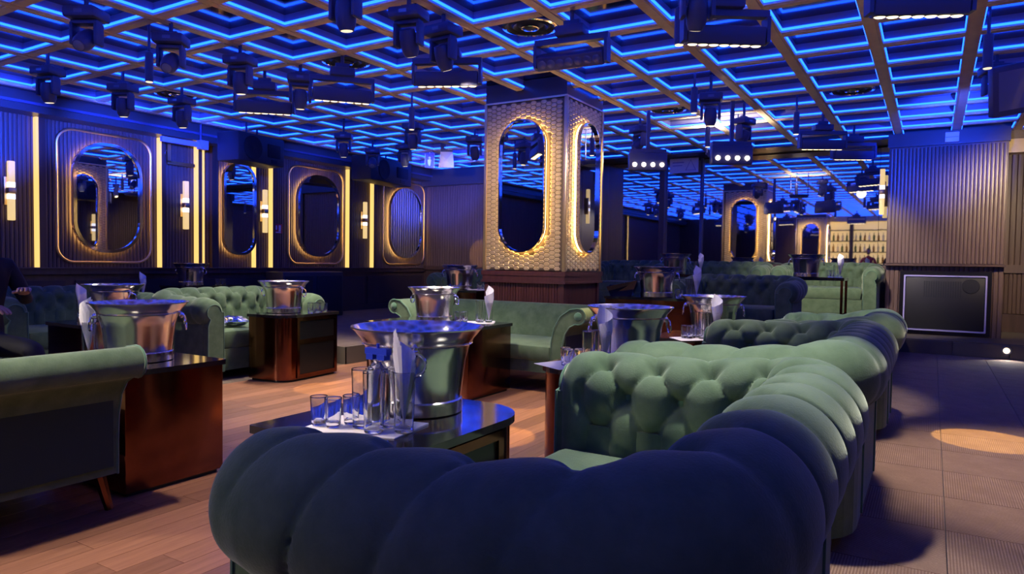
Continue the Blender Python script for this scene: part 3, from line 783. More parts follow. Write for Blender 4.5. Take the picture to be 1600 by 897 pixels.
tableset('table at the bright green sofa', P2 + .60, (-1.42, 9.8), .1, 1, None, (-1.02, 9.85, .3), [(-1.06, 9.8)], [(-1.14, 9.78), (-1.10, 9.72)])
# carafe with pourers behind the foremost glasses
t = thing('condiment_jar', 'clear jar with blue pourer lids among the tall glasses on the foremost table', 'jar', (-1.50, 1.655, .5855))
MB().lathe([(.036, 0), (.04, .005), (.04, .15), (.03, .175), (.018, .19), (.018, .20)], 20).build('jar_body', 'glass', t)
MB().box(-.045, .045, -.012, .012, .215, .235).build('lid_bar', 'blue_plastic', t)
for sx in (-1, 1): MB().box(sx * .024 - .014, sx * .024 + .014, -.014, .014, .198, .216).build('pourer', 'blue_plastic', t)
MB().tube([(0, 0, .198), (0, 0, .25)], .005, 6).build('stem', 'blue_plastic', t)
# dark glossy bowl on the wall table
t = thing('black_bowl', 'glossy black oval bowl with a mirror-bright inside on the left wall table', 'bowl', (-7.93, 4.32, .62), .4)
MB().lathe([(.06, 0), (.07, .01), (.12, .03), (.19, .12), (.2, .17), (.192, .17), (.17, .12), (.1, .045), (0, .035)], 28, sx=1.25).build('bowl_body', 'lacquer_top', t)
MB().lathe([(0, .06), (.10, .075), (.15, .12), (.10, .08), (0, .066)], 20).build('ice', 'chrome', t)
# tray with leaf-shaped snack on the platform right of the pillar
t = thing('snack_tray', 'dark pointed tray with a pale leaf shape right of the pillar', 'tray', (-2.66, 6.52, P1 + .60), .3)
MB().add([(-.10, -.14, .0), (.10, -.14, 0), (.10, .16, 0), (-.10, .16, 0), (-.14, -.18, .09), (.16, -.18, .16), (.14, .2, .1), (-.14, .2, .1)], [(3, 2, 1, 0), (0, 1, 5, 4), (1, 2, 6, 5), (2, 3, 7, 6), (3, 0, 4, 7)]).build('tray_body', 'lacquer_top', t)
MB().lathe([(0, 0), (.05, .01), (.06, .06), (0, .10)], 10, (.02, 0, .03), sx=.6).build('leaf', 'brass', t)
# foil bags on the left green sofa
for k, (px, py, rz_, lb) in enumerate(((-5.72, 4.28, .3, 'crumpled blue foil snack bag on the left green sofa'), (-5.70, 4.12, 1.2, 'small silver foil bag beside the blue one on the green sofa'))):
    bm = bmesh.new(); bmesh.ops.create_uvsphere(bm, u_segments=18, v_segments=10, radius=1)
    random.seed(k + 3)
    for v in bm.verts: v.co = Vector((v.co.x * (.15 if k == 0 else .07), v.co.y * (.09 if k == 0 else .06), v.co.z * .05 + .05)) * (1 + random.uniform(-.09, .09))
    me = bpy.data.meshes.new('foil_bag'); bm.to_mesh(me); bm.free(); me.materials.append(M['foil'])
    tag(place('foil_bag', me, None, (px, py, .445), rz_), lb, 'bag')
# ------------------------------------------------------------------ ceiling fixtures
def frus(mb, z0, z1, a0, a1, b0, b1):                 # tapered box
    return mb.add([(-a0, -b0, z0), (a0, -b0, z0), (a0, b0, z0), (-a0, b0, z0), (-a1, -b1, z1), (a1, -b1, z1), (a1, b1, z1), (-a1, b1, z1)],
                  [(0, 3, 2, 1), (4, 5, 6, 7), (0, 1, 5, 4), (1, 2, 6, 5), (2, 3, 7, 6), (3, 0, 4, 7)])
def mover_proto(tilt, lens='lens_dim'):
    t = thing('moving_head_light', '', 'stage light')        # origin at the ceiling beam
    MB().tube([(0, 0, .108), (0, 0, -.08)], .016, 10).box(-.05, .05, -.018, .018, -.095, -.06).build('clamp', 'fix_black_bluelit', t)
    MB().cbox(-.118, .118, -.095, .095, -.165, -.09, .014).build('base', 'fix_black_bluelit', t)
    MB().box(-.03, .03, -.0965, -.094, -.14, -.115).build('display', 'screen', t)
    y = MB().cbox(-.098, .098, -.038, .038, -.20, -.168, .008)
    for sx in (-1, 1): y.cbox(sx * .088 - .014, sx * .088 + .014, -.045, .045, -.345, -.185, .01)
    y.build('yoke', 'fix_black_bluelit', t)
    hd = MB().lathe([(.030, .075), (.052, .068), (.062, .03), (.066, -.02), (.060, -.075), (.047, -.105), (.044, -.112)], 16)
    R_ = Matrix.Rotation(tilt, 4, 'X'); R_.translation = Vector((0, 0, -.30))
    h_ = hd.xf(R_).build('head', 'fix_black_bluelit', t)
    MB().lathe([(.0, -.116), (.034, -.115), (.040, -.110), (.036, -.104), (0, -.104)], 14).xf(R_).build('lens', lens, h_)
    return Proto(t)
mvA, mvB, mvC = mover_proto(.12), mover_proto(-.9, 'fix_lens'), mover_proto(.45)
GM = 'moving head lights on the ceiling'
for row, X, ys, pr, word in ((0, -5.2, (2.68, 3.32, 3.96, 4.63), (mvB, mvB, mvA, mvA), 'row over the dance floor edge'),
                             (1, -7.12, (3.32, 4.02, 4.67), (mvA, mvA, mvA), 'row nearest the left wall'),
                             (2, -3.18, (3.19, 3.80, 4.20), (mvA, mvC, mvC), 'row left of the gold pillar')):
    for k, y in enumerate(ys):
        pr[k].put((X, y, CE), (.5, .62, .35, .8)[k] - .2 * row, ORD[k] + ' moving head light from the front in the ' + word, GM)
for pr, X, Y, rz_, lb in ((mvA, -5.75, 6.97, .3, 'moving head light above the platform, directly left of the pillar top'),
                          (mvA, -7.07, 7.07, .6, 'moving head light above the wall mirror beside the red sign'),
                          (mvB, -7.61, 8.24, .7, 'moving head light in front of the far hung loudspeaker'),
                          (mvA, -6.90, 8.18, .2, 'moving head light between far loudspeaker and small blue sign'),
                          (mvC, -5.57, 8.11, .4, 'moving head light nearest the pillar edge over the end wall'),
                          (mvC, -1.27, 4.22, .5, 'large moving head light beside the wide LED bar at upper right'),
                          (mvA, -2.00, 7.18, .3, 'moving head light hanging right of the pillar below the long beam'),
                          (mvC, -1.98, 8.55, 1.2, 'reddish-lit moving head light beside the bright ceiling glare'),
                          (mvB, -3.26, 8.48, -.6, 'tilted moving head light between pillar and the first blinder'),
                          (mvB, .42, 7.32, .3, 'moving head light with four lens dots above the wood block'),
                          (mvA, -6.95, 2.2, .4, 'moving head light cut off at the top left corner')):
    pr.put((X, Y, CE), rz_, lb, GM)
# LED bars with seven lenses
def bar_proto(lens, tilt):
    t = thing('led_bar_light', '', 'stage light')
    MB().tube([(0, 0, .108), (0, 0, -.10)], .016, 10).box(-.06, .06, -.02, .02, -.12, -.07).build('clamp', 'fix_black_bluelit', t)
    MB().cbox(-.11, .11, -.07, .07, -.19, -.115, .012).build('base', 'fix_black_bluelit', t)
    y = MB().box(-.285, .285, -.03, .03, -.235, -.19)
    for sx in (-1, 1):
        y.add([(sx * .285, -.05, -.235), (sx * .285, .05, -.235), (sx * .285, .045, -.40), (sx * .285, -.045, -.40), (sx * .262, -.05, -.235), (sx * .262, .05, -.235), (sx * .262, .045, -.40), (sx * .262, -.045, -.40)],
              [(0, 1, 2, 3), (7, 6, 5, 4), (0, 4, 5, 1), (1, 5, 6, 2), (2, 6, 7, 3), (3, 7, 4, 0)])
    y.build('yoke', 'fix_black_bluelit', t, fix=True)
    R_ = Matrix.Rotation(tilt, 4, 'X'); R_.translation = Vector((0, 0, -.35))
    b_ = MB().cbox(-.258, .258, -.052, .052, -.062, .055, .014).xf(R_).build('lamp_body', 'fix_black_bluelit', t)
    for k in range(7):
        x_ = -.21 + .07 * k
        MB().lathe([(.0, -.070), (.022, -.069), (.031, -.064), (.031, -.058)], 14, (x_, 0, 0)).xf(R_).build('lens', lens, b_)
    return Proto(t)
brA, brB = bar_proto('lens_warm', .15), bar_proto('lens_ring', -1.0)
GB = 'seven-lens LED bars in a row across the ceiling'
LW = (1.0, .86, .68)
for k, (X, pr, rz_, lb) in enumerate(((-5.67, brA, .75, 'LED bar light furthest left in the row, near the left wall'), (-4.62, brA, .85, 'LED bar light tilted above the rounded cabinet table'), (-3.44, brA, .45, 'LED bar light with seven lit lenses just left of the pillar top'),
                                      (-2.31, brB, .10, 'LED bar light showing seven dark lens rings over the pillar top'), (-1.20, brA, .60, 'wide LED bar light right of the pillar with its lenses down'), (-.11, brA, .45, 'largest LED bar light at upper right with seven glowing lenses'))):
    pr.put((X, 4.6, CE), rz_, lb, GB)
    if pr is brA: spot('bar_beam', (X, 4.6, CE - .45), ((X, 4.4, 0) if X < -2 else (X - .9 if X < -1 else .80, 4.5, 0)), BAR_W * (1 if X < -2 else .6 if X < -1 else 1.15), 92 if X < -1 else 64, .6, LW, .12)
brA.put((-1.20, 9.25, CE), .5, 'black LED bar light in front of the far mirror', GB)
brA.put((-.95, 10.3, CE), .5, 'lower LED bar light close against the far mirror', GB)
for X in (-6.6, -4.4, -2.2, 0.3):  # unseen rear bars, added to carry light onto the left floor
    o_ = brA.put((X, -1.6, CE), .1, 'added unseen LED bar light in the rear row, number %s from the left wall' % ORD[int((X + 6.6) / 2.2 + .1)], 'added unseen LED bars behind the viewer')
# pin-spot tubes
def tube_proto():
    t = thing('pin_spot', '', 'spotlight')
    MB().tube([(0, 0, .108), (0, 0, -.13)], .012, 8).build('stem', 'fix_black_bluelit', t)
    MB().tube([(0, 0, -.12), (0, 0, -.13), (0, 0, -.37)], [.02, .033, .033], 14).build('can', 'fix_black_bluelit', t)
    MB().lathe([(0, -.376), (.026, -.375), (.030, -.368)], 12).build('lens', 'lens_dim', t)
    return Proto(t)
tb = tube_proto()
SPOTC = (1.0, .66, .17)
for X, Y, tgt, lb in ((-5.68, 3.43, (-4.32, 4.28), 'slim pin spot tube beside the second moving head of the dance floor row'), (-1.50, 4.59, (-2.4, 3.6), 'slim pin spot tube beside the large moving head at upper right'), (-2.03, 6.71, (-2.5, 4.2), 'slim pin spot tube hanging below the beam right of the pillar'),
                      (-5.05, 6.1, None, 'slim pin spot tube left of the pillar under the ceiling'), (-2.45, 8.7, None, 'slim pin spot tube in front of the warning plate'), (.30, 6.2, (.33, 5.35), 'slim pin spot tube over the carpeted walkway'), (-1.35, 8.3, None, 'slim pin spot tube above the far LED bars'), (-.62, 2.45, None, 'pin spot tube right above the foreground sofa, over the picture'), (-2.55, 1.10, None, 'added unseen pin spot tube over the dance floor in front of the viewer'), (1.3, 9.2, None, 'pin spot tube before the warm end wall at right')):  # the dance floor tube is unseen, added to light the left boards
    tb.put((X, Y, CE), 0, lb, 'pin spot tubes')
    if tgt: spot('pin_beam', (X, Y, CE - .39), (*tgt, 0), SPOT_W, 13, .04, SPOTC, .008)
# round ceiling speakers
def cs_proto():
    t = thing('ceiling_speaker', '', 'speaker')
    MB().lathe([(.225, .10), (.225, .088), (.20, .070), (.185, .078), (.175, .09), (.15, .082), (.14, .068), (.125, .076), (.11, .088), (.085, .080), (.07, .068), (.0, .066)], 36).build('housing', 'grille', t)
    MB().lathe([(.226, .075), (.226, .066), (.206, .062), (.202, .070)], 36, closed=True).build('trim_ring', 'chrome', t)
    MB().lathe([(.074, .066), (.074, .060), (.062, .058), (.060, .066)], 24, closed=True).build('inner_ring', 'chrome', t)
    return Proto(t)
cs = cs_proto()
for X, Y, lb in ((-4.815, 4.90, 'round ceiling speaker left of the pillar above the tilted LED bar'), (-2.826, 4.90, 'round ceiling speaker just in front of the pillar top'), (-2.777, 8.32, 'round ceiling speaker behind the pillar to the right'), (-.73, 8.32, 'round ceiling speaker over the far right ceiling'), (-7.55, 4.90, 'round ceiling speaker near the left wall')):
    i = math.floor(.3238 - X / T); j = math.floor(Y / T - 6.713)
    cs.put((gx(i) - T / 2, gy(j) + T / 2, CE - .015), 0, lb, 'round ceiling speakers')
# blinders: four hot lamps
for X, Y, lb in ((-3.0, 8.08, 'four-lamp warm blinder just right of the pillar'), (-1.98, 7.99, 'four-lamp warm blinder under the ceiling glare')):
    t = thing('blinder_light', lb, 'stage light', (X, Y, 2.30), .55, 'four-lamp blinders')
    MB().cbox(-.23, .23, -.05, .06, -.07, .15, .015).build('lamp_body', 'fix_black_bluelit', t)
    MB().box(-.22, .22, -.03, .03, .15, .19).box(-.02, .02, -.02, .02, .19, CE - 2.30 + .107).build('yoke', 'fix_black_bluelit', t)
    for k in range(4):
        MB().lathe([(.026, .0), (.024, -.012), (0, -.016)], 14, (-.165 + .11 * k, -.05, .0), 'y').build('lamp', 'lens_hot', t, fix=True)
# up-light that whitens the ceiling in front of the mirror
t = thing('ceiling_uplight', 'bright white uplight glaring on the ceiling before the far mirror', 'stage light', (-2.35, 9.0, 2.50), .4)
MB().lathe([(.0, -.02), (.16, -.02), (.19, .02), (.19, .035), (.17, .035), (.15, .0), (0, .0)], 28).build('dish', 'fix_black_bluelit', t)
MB().lathe([(0, .005), (.13, .006), (.14, .012), (0, .014)], 24).build('lamp', 'lens_hot', t)
MB().tube([(.19, 0, .01), (.19, 0, CE - 2.5 + .107)], .01, 8).tube([(-.19, 0, .01), (-.19, 0, CE - 2.5 + .107)], .01, 8).build('hanger', 'fix_black_bluelit', t)
spot('uplight_beam', (-2.35, 9.0, 2.53), (-2.35, 9.05, 3.2), 130, 130, .5, (1, .93, .88), .08)
# ------------------------------------------------------------------ wall fittings
def sconce_proto():
    t = thing('wall_sconce', '', 'wall lamp')        # faces +X
    MB().cbox(0, .018, -.045, .045, -.16, .16, .006).build('backplate', 'brass', t)
    MB().box(.015, .06, -.014, .014, -.018, .018).build('arm', 'brass', t)
    MB().cbox(.045, .115, -.040, .040, -.032, .032, .006).build('band', 'brass', t)
    for s_ in (-1, 1):
        z = sorted((s_ * .028, s_ * .335))
        g_ = MB().cbox(.052, .108, -.033, .033, z[0], z[1], .008).build('glass_tube', 'sconce_glass', t)
        z = sorted((s_ * .034, s_ * .10))
        MB().cbox(.050, .110, -.035, .035, z[0], z[1], .008).build('lamp_glow', 'sconce_hot', g_)
    return Proto(t)
sc = sconce_proto()
for X, Y, Z, rz_, lb in ((XL + .014, 3.78, 1.83, 0, 'gold double-tube sconce at the left edge of the picture'), (XL + .014, 5.93, 1.83, 0, 'gold double-tube sconce between the first mirror and the light strips'), (XL + .014, 7.275, 1.84, 0, 'gold double-tube sconce beside the narrow oval mirror'),
                         (XL + .014, 9.51, 1.83, 0, 'gold double-tube sconce between the two farthest oval mirrors'), (-.67, YM - .32, 2.21, -PI / 2, 'gold double-tube sconce on the far mirror beside the wood block')):
    sc.put((X, Y, Z), rz_, lb, 'double-tube wall sconces')
# hung loudspeakers at the left wall
def pa(label, x, y, z, rz, w_, h_, sub=True):
    t = thing('hung_loudspeaker', label, 'loudspeaker', (x, y, z), rz, 'hung loudspeakers at the left wall')
    MB().cbox(-w_ / 2, w_ / 2, -.20, .20, -h_ / 2, h_ / 2, .02).build('cabinet', 'speaker_box', t)
    MB().lathe([(.17, 0), (.165, -.012), (.12, -.004), (.05, .0), (0, -.01)], 28, (-w_ * .2, -.201, 0), 'y').build('woofer', 'speaker_cloth', t, fix=True)
    MB().cbox(w_ * .12, w_ * .40, -.212, -.19, -.09, .10, .01).build('horn', 'speaker_cloth', t)
    MB().box(w_ * .20, w_ * .32, -.208, -.19, -.17, -.12).build('port', 'speaker_cloth', t)
    for sx in (-1, 1):
        MB().box(sx * .1 - .01, sx * .1 + .01, -.01, .01, h_ / 2, CE - z + .107).build('hanger', 'fix_black_bluelit', t)
    return t
pa('black loudspeaker hung above the narrow oval mirror', -8.35, 6.55, 2.64, PI / 2 + .12, .88, .40)
pa('dark loudspeaker hung between the two farthest oval mirrors', -8.35, 9.3, 2.66, PI / 2 + .15, 1.3, .42)
t = thing('wall_bracket', 'pale metal projector arm on the left wall beside the hung loudspeaker', 'bracket', (-8.72, 5.7, 2.66))
MB().box(-.02, .03, -.28, .26, -.035, .03).build('arm', 'sign_violet', t); MB().box(-.03, .06, .26, .38, -.06, .06).build('end_box', 'sign_violet', t)
MB().tube([(0, .3, .05), (0, .3, CE - 2.65 + .107)], .015, 8).build('rod', 'fix_black_bluelit', t)
t = thing('wall_hook', 'bent gold bracket on the left wall above the second sconce', 'bracket', (XL + .05, 5.86, 2.42))
MB().box(0, .03, -.19, -.14, -.02, .23).box(0, .03, -.19, .22, -.045, .0).build('plate', 'brass', t)
MB().tube([(.02, -.19 - .03 * math.sin(a), .10 + .035 * math.cos(a)) for a in [PI * k / 8 for k in range(9)]], .006, 6).build('hook', 'chrome', t)
t = thing('wall_sign', 'small red wall sign with white marks beside a light strip', 'sign', (XL + .02, 7.58, 1.585), 0)
MB().box(0, .012, -.085, .085, -.075, .075).build('plate', 'red_sign', t)
MB().box(.012, .014, -.05, -.02, -.02, .05).box(.012, .014, .01, .055, -.045, .055).box(.012, .014, -.06, .055, -.068, -.052).build('marks', 'sign_white', t)
t = thing('hanging_sign', 'small blue pictogram sign hung from the ceiling by the end wall', 'sign', (-7.35, 9.36, 2.80), .5)
MB().box(-.08, .08, -.006, .006, -.12, .12).build('plate', 'sign_blue', t)
MB().lathe([(0, .07), (.02, .06), (.022, .04), (.012, .025), (.035, .01), (.03, -.05), (.015, -.09), (0, -.09)], 10, (.0, -.008, 0), sx=1).build('figure', 'sign_white', t)
MB().box(-.082, -.076, -.008, .008, -.12, .12).box(.076, .082, -.008, .008, -.12, .12).box(-.004, .004, -.004, .004, .12, CE - 2.8 + .107).build('frame', 'sign_white', t)
t = thing('emergency_light', 'white wedge-shaped emergency light near the blue sign', 'lamp', (-6.95, 9.3, 2.78), .6)
MB().add([(-.13, -.02, -.13), (.13, -.02, -.13), (.10, -.02, .13), (-.10, -.02, .13), (0, -.10, -.02), (-.13, .04, -.13), (.13, .04, -.13), (.10, .04, .13), (-.10, .04, .13)],
         [(0, 1, 4), (1, 2, 4), (2, 3, 4), (3, 0, 4), (0, 5, 6, 1), (1, 6, 7, 2), (2, 7, 8, 3), (3, 8, 5, 0), (5, 8, 7, 6)]).build('diffuser', 'sign_white', t)
MB().box(-.10, .10, -.02, .04, .13, CE - 2.78 + .107).build('mount', 'fix_black_bluelit', t)
t = thing('warning_plate', 'pale warning plate with a triangle at the top of the far mirror', 'sign', (-3.72, YM - .20, 2.80))
MB().box(-.25, .25, -.01, .01, -.12, .13).build('plate', 'sign_white', t)
a_ = [(.12 + .10 * math.cos(PI / 2 + k * 2 * PI / 3), .115 * math.sin(PI / 2 + k * 2 * PI / 3) - .02) for k in range(3)]
MB().tube([(p[0], -.013, p[1]) for p in a_], .008, 6, closed=True).build('triangle', 'sign_violet', t)
MB().box(-.20, .0, -.013, -.01, .05, .07).box(-.2, -.03, -.013, -.01, .0, .015).build('lettering', 'sign_violet', t)
MB().box(-.2, -.18, -.01, .01, .13, CE - 2.8).box(.18, .2, -.01, .01, .13, CE - 2.8).build('hanger', 'fix_black_bluelit', t)
# tilted monitor and box on the right
t = thing('tilted_monitor', 'tilted blue-lit flat screen hung at the right edge', 'screen', (.62, 6.6, 2.50), .35)
R_ = Matrix.Rotation(-.18, 4, 'Y') @ Matrix.Rotation(.3, 4, 'X')
MB().cbox(-.30, .34, -.03, .05, -.19, .19, .01).xf(R_).build('casing', 'fix_black_bluelit', t)
MB().box(-.26, .30, -.034, -.029, -.145, .15).xf(R_).build('screen', 'screen', t)
MB().box(-.03, .03, .02, .06, .1, CE - 2.5 + .107).build('arm', 'fix_black_bluelit', t)
t = thing('wall_box', 'small white box on the bulkhead above the wood block', 'box', (.17, 10.98, 2.84))
MB().cbox(-.08, .08, -.04, .03, -.06, .07, .006).build('casing', 'sign_white', t); MB().box(-.075, .075, -.043, -.04, .0, .006).build('seam', 'sign_violet', t)
# black screen/speaker niche in the block
t = thing('niche_screen', 'large black perforated screen set into the wood block', 'screen', (.145, 11.10, .62))
MB().box(-.53, .53, -.03, .02, -.42, .43).build('surround', 'black_panel', t)
MB().cbox(-.46, .46, -.05, -.02, -.36, .36, .012).build('front', 'grille', t)
MB().ring(rrect(.96, .76, .01, 2), rrect(.92, .72, .01, 2), 0, .02).xf(Matrix(((1, 0, 0, 0), (0, 0, -1, -.045), (0, 1, 0, 0), (0, 0, 0, 1)))).build('frame', 'sign_violet', t)
MB().lathe([(.10, 0), (.095, -.008), (0, -.01)], 24, (.30, -.05, .24), 'y').build('perforated_disc', 'speaker_cloth', t, fix=True)
for k in range(16): MB().box(-.24 + k * .028, -.228 + k * .028, -.054, -.05, .08, .3).build('slot', 'speaker_cloth', t)
# floor lamp set in the step
t = thing('step_light', 'white round step light set in the dark stage riser', 'lamp', (.80, 10.30, .105))
MB().lathe([(.055, 0), (.05, -.02), (.045, -.012)], 20, (0, 0, 0), 'y').build('ring', 'fix_black_bluelit', t, fix=True)
MB().lathe([(.042, -.008), (.03, -.016), (0, -.018)], 18, (0, 0, 0), 'y').build('lamp', 'lens_warm', t, fix=True)
spot('step_beam', (.80, 10.26, .12), (.85, 9.6, -.05), 6, 120, .7, (1, .97, .9), .03)
# ------------------------------------------------------------------ back bar behind the viewer (seen in the mirrors)
t = thing('back_bar', 'lit back bar with bottle shelves, seen in the far mirror', 'bar', (-1.9, YN + .02, 0))
MB().box(-2.0, 2.0, 0, .03, .9, 2.75).build('back_panel', 'shelf_glow', t)
for z in (1.25, 1.65, 2.05, 2.45): MB().box(-2.0, 2.0, .03, .26, z - .03, z).build('shelf', 'wall_wood', t)
for x_ in (-2.0, -.67, .67, 2.0): MB().box(x_ - .06, x_ + .06, .0, .28, 0, 2.8).build('upright', 'wall_wood', t)
MB().box(-2.1, 2.1, 0, .4, 2.75, CE).build('canopy', 'gold_scale', t)
MB().box(-2.0, 2.0, .0, .3, 0, .9).build('back_counter', 'wall_wood', t)
t = thing('bar_counter', 'long dark bar counter in front of the back bar', 'bar', (-1.15, -2.75, 0))
MB().box(-2.0, 2.0, -.25, .25, 0, 1.02).build('front', 'flute_wood', t); MB().box(-2.1, 2.1, -.32, .32, 1.02, 1.08).build('counter_top', 'lacquer_top', t)
BT = [MB().lathe([(.032, 0), (.036, .005), (.036, .16), (.028, .19), (.012, .22), (.012, .28), (.014, .285), (0, .286)], 10).mesh('bottle', m_) for m_ in ('bottle_green', 'bottle_amber', 'bottle_clear')]
for z in (1.25, 1.65, 2.05):
    for k in range(26):
        x_ = -1.9 - 1.86 + k * .148
        if min(abs(x_ + 1.9 - u) for u in (-2.0, -.67, .67, 2.0)) < .10: continue
        tag(place('bottle', BT[(k * 7 + int(z * 20)) % 3], None, (x_, YN + .17, z + .0)), 'liquor bottle standing on the back bar shelves', 'bottle', 'bottles on the back bar')
# ------------------------------------------------------------------ people
def person(label, loc, rz, J, shirt, trousers='shirt_black'):
    t = thing('person', label, 'person', loc, rz)
    def skin(name, verts, edges, mt, root=0, parent=t, sub=2):
        me = bpy.data.meshes.new(name); me.from_pydata([v[:3] for v in verts], edges, []); o = place(name, me, parent)
        me.materials.append(M[mt]); sk = o.modifiers.new('skin', 'SKIN'); sk.use_smooth_shade = True
        for i, v in enumerate(verts):
            rr = v[3] if isinstance(v[3], tuple) else (v[3], v[3])
            me.skin_vertices[0].data[i].radius = rr; me.skin_vertices[0].data[i].use_root = (i == root)
        sb = o.modifiers.new('sub', 'SUBSURF'); sb.levels = sb.render_levels = sub
        return o
    p = J
    V = [(*p['hip'], (.15, .11)), (*p['waist'], (.135, .10)), (*p['chest'], (.155, .11)), (*p['neck0'], (.07, .07)), (*p['neck1'], .052)]
    E_ = [(0, 1), (1, 2), (2, 3), (3, 4)]
    for s_ in ('l', 'r'):
        n = len(V); V += [(*p['sh' + s_], .062), (*p['el' + s_], .044), (*p['wr' + s_], .030)]; E_ += [(2, n), (n, n + 1), (n + 1, n + 2)]
    for s_ in ('l', 'r'):
        n = len(V); V += [(*p['hp' + s_], .085), (*p['kn' + s_], .060), (*p['an' + s_], .042), (*p['to' + s_], .035)]; E_ += [(0, n), (n, n + 1), (n + 1, n + 2), (n + 2, n + 3)]
    body = skin('body', V, E_, shirt)
    hx, hy, hz = p['head']
    bm = bmesh.new(); bmesh.ops.create_uvsphere(bm, u_segments=20, v_segments=14, radius=1)
    for v in bm.verts:
        c = v.co; k = 1 - .18 * max(0, -c.z) ; v.co = Vector((c.x * .076 * k, c.y * .096 * k - (.008 if c.y < 0 and c.z < 0 else 0), c.z * .118))
        if abs(c.x) < .018 and c.y < -.06 and -.03 < c.z < .025: v.co.y -= .016
    me = bpy.data.meshes.new('head'); bm.to_mesh(me); bm.free(); me.materials.append(M['skin']); me.polygons.foreach_set('use_smooth', [True] * len(me.polygons))
    hd = place('head', me, t, (hx, hy, hz))
    for sx in (-1, 1):
        MB().lathe([(0, -.006), (.009, 0), (0, .006)], 8, (sx * .03, -.088, .012)).build('eye', 'sign_white', hd)
        MB().lathe([(0, -.028), (.010, 0), (0, .028)], 8, (sx * .077, .0, .0)).build('ear', 'skin', hd)
    MB().box(-.022, .022, -.094, -.084, -.055, -.048).build('mouth', 'red_sign', hd)
    bm = bmesh.new(); bmesh.ops.create_uvsphere(bm, u_segments=20, v_segments=14, radius=1)
    bmesh.ops.delete(bm, geom=[v for v in bm.verts if v.co.z < -.15 or (v.co.y < -.45 and v.co.z < .45)], context='VERTS')
    for v in bm.verts: v.co = Vector((v.co.x * .084, v.co.y * .104 + .004, v.co.z * .125 + .004))
    me = bpy.data.meshes.new('hair'); bm.to_mesh(me); bm.free(); me.materials.append(M['hair']); place('hair', me, hd)
    for s_ in ('l', 'r'):
        w0 = Vector(p['wr' + s_]); d = (w0 - Vector(p['el' + s_])).normalized(); side = d.cross(Vector((0, 0, 1))).normalized() if abs(d.z) < .95 else Vector((1, 0, 0)); dn = d.cross(side)
        if dn.z > 0: dn = -dn
        V = [(*w0, .027), (*(w0 + d * .045), (.036, .02)), (*(w0 + d * .09), (.04, .017))]; E_ = [(0, 1), (1, 2)]
        for k, (off, ln) in enumerate(((-.030, .062), (-.010, .075), (.011, .070), (.031, .055))):
            a = w0 + d * .095 + side * off; n = len(V)
            V += [(*a, .0095), (*(a + d * ln * .5 + dn * .012), .0088), (*(a + d * ln * .85 + dn * .035), .0075)]; E_ += [(2, n), (n, n + 1), (n + 1, n + 2)]
        sg = -1 if s_ == 'l' else 1
        a = w0 + d * .035 + side * (.036 * sg); n = len(V); V += [(*a, .011), (*(a + d * .035 + side * .022 * sg + dn * .012), .010), (*(a + d * .062 + side * .022 * sg + dn * .026), .008)]; E_ += [(1, n), (n, n + 1), (n + 1, n + 2)]
        skin('hand', V, E_, 'skin', 0, t, 1)
    return t
# seated: local faces -Y, origin on the floor under the seat front
SIT = dict(hip=(0, .25, .54), waist=(0, .27, .72), chest=(0, .24, .95), neck0=(0, .21, 1.07), neck1=(0, .19, 1.14), head=(0, .15, 1.27),
           shl=(-.17, .22, 1.03), ell=(-.26, .05, .82), wrl=(-.12, -.16, .80), shr=(.17, .22, 1.03), elr=(.27, .20, .80), wrr=(.19, .04, .86),
           hpl=(-.09, .20, .53), knl=(-.13, -.22, .53), anl=(-.13, -.20, .08), tol=(-.13, -.36, .05), hpr=(.09, .20, .53), knr=(.13, -.22, .53), anr=(.13, -.20, .08), tor=(.13, -.36, .05))
person('person in black clothing seated at the left edge, one arm held out', (-4.86, 1.95, 0), PI / 2, SIT, 'shirt_black')
STD = dict(hip=(0, 0, .93), waist=(0, .01, 1.1), chest=(0, .0, 1.32), neck0=(0, -.01, 1.45), neck1=(0, -.02, 1.52), head=(0, -.04, 1.64),
           shl=(-.18, 0, 1.40), ell=(-.25, -.05, 1.15), wrl=(-.18, -.24, 1.10), shr=(.18, 0, 1.40), elr=(.25, -.05, 1.15), wrr=(.16, -.24, 1.14),
           hpl=(-.09, 0, .88), knl=(-.10, -.02, .50), anl=(-.10, .02, .08), tol=(-.11, -.13, .04), hpr=(.09, 0, .88), knr=(.10, -.02, .50), anr=(.10, .02, .08), tor=(.11, -.13, .04))
for X, sh_, lb in ((-1.95, 'shirt_red', 'bartender in a red shirt behind the bar, reflected in the mirror'), (-1.22, 'shirt_black', 'bartender in black between the two red-shirted ones in the mirror'), (-.48, 'shirt_red', 'bartender in red nearest the wood block in the mirror')):
    person(lb, (X, -3.45, 0), PI, STD, sh_)

# moving heads aimed at the pillar
spot('mover_beam', (-3.22, 4.50, CE - .45), (-3.8, 6.46, 1.7), 95, 60, .8, (1, .80, .52), .05)
spot('mover_beam', (-2.0, 7.18, CE - .45), (-3.29, 6.95, 1.7), 40, 70, .8, (1, .85, .6), .05)
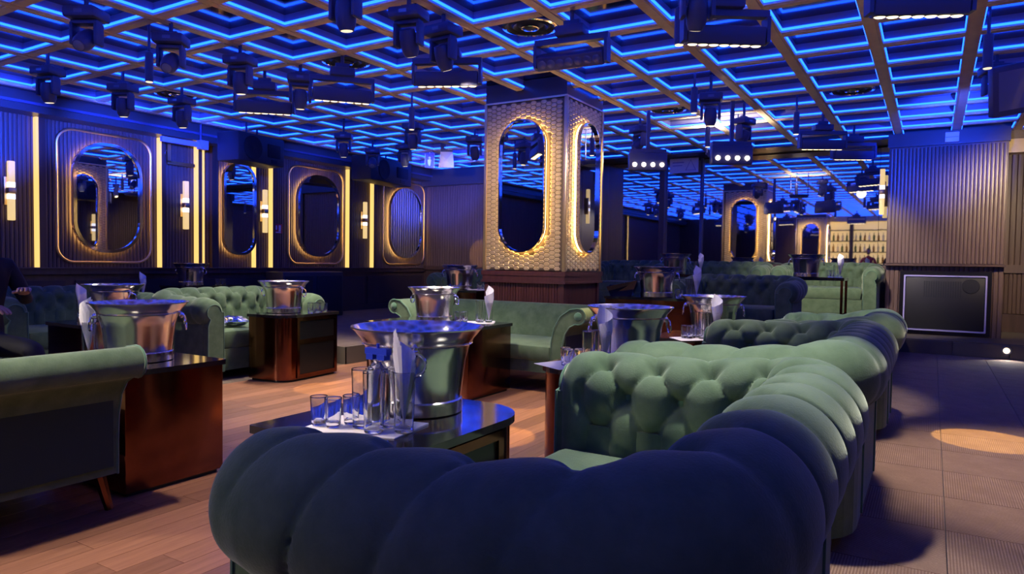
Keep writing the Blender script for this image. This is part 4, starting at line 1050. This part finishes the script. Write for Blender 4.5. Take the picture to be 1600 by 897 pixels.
# moving heads washing the walls blue
BL = (.02, .06, 1)
for y, ty in ((3.32, 3.6), (4.02, 4.9), (4.67, 6.2)): spot('mover_wash', (-7.12, y, CE - .43), (XL, ty, 2.58), 900, 44, .9, BL, .04)
spot('mover_wash', (-6.90, 8.18, CE - .43), (-8.5, 11.36, 2.75), 700, 34, .5, BL, .04)
spot('mover_wash', (-5.57, 8.11, CE - .43), (-7.8, 11.36, 2.6), 700, 36, .5, BL, .04)
spot('mover_wash', (.42, 7.32, CE - .43), (-.12, 11.06, 2.75), 900, 34, .9, BL, .04)
spot('mover_wash', (-7.07, 7.07, CE - .43), (XL, 8.3, 2.66), 260, 42, .9, BL, .04)

spot('pin_beam', (-.62, 2.45, CE - .40), (-.50, 2.28, .62), 200, 58, .5, (1, .95, .86), .05)
spot('pin_beam', (1.3, 9.2, CE - .40), (1.3, YM + .35, 1.5), 120, 75, .6, (1, .78, .38), .04)
spot('pin_beam', (-2.55, 1.10, CE - .40), (-2.50, 1.25, 0), 170, 74, .7, (1, .84, .66), .06)  # added light from the unseen tube, brightening left floor and foremost table
spot('bar_beam', (-.11, 4.6, CE - .47), (-.62, 5.95, .62), 150, 34, .5, (1, .95, .86), .05)
for X in (-6.6, -4.4): spot('unseen_rear_beam', (X, -1.6, CE - .45), (X + 1.5, 1.3, 0), 380, 62, .6, LW, .10)  # added beams from the unseen rear bars, lifting the left front floor

spot('mover_beam', (-5.75, 6.97, CE - .43), (-8.2, 11.36, 1.7), 260, 44, .9, (1, .8, .68), .05)
spot('bar_beam', (-1.20, 9.25, CE - .45), (-1.15, 11.3, .8), 260, 70, .6, LW, .08)
spot('pin_beam', (1.3, 9.2, CE - .40), (.55, 11.06, 1.7), 110, 60, .9, (1, .78, .55), .04)

spot('mover_beam', (-3.26, 8.48, CE - .45), (-3.8, 7.36, 1.75), 60, 80, .8, (1, .78, .45), .05)
spot('mover_beam', (-4.4, -1.6, CE - .45), (-3.8, -2.95, 1.8), 60, 80, .8, (1, .78, .45), .05)  # no moving head here: beam added at an unseen rear bar for the second pillar

t = thing('subwoofer', 'low black subwoofer cabinet against the left wall below the far mirrors', 'loudspeaker', (-8.51, 7.70, P1))
MB().cbox(-.2, .2, -.62, .62, 0, .72, .015).build('cabinet', 'speaker_box', t)
for yc in (-.31, .31): MB().cbox(.19, .212, yc - .27, yc + .27, .06, .66, .01).build('grille', 'speaker_cloth', t)
spot('mover_beam', (-6.90, 8.18, CE - .43), (-7.62, 11.36, 1.25), 260, 9, .1, (1, .66, .38), .01)
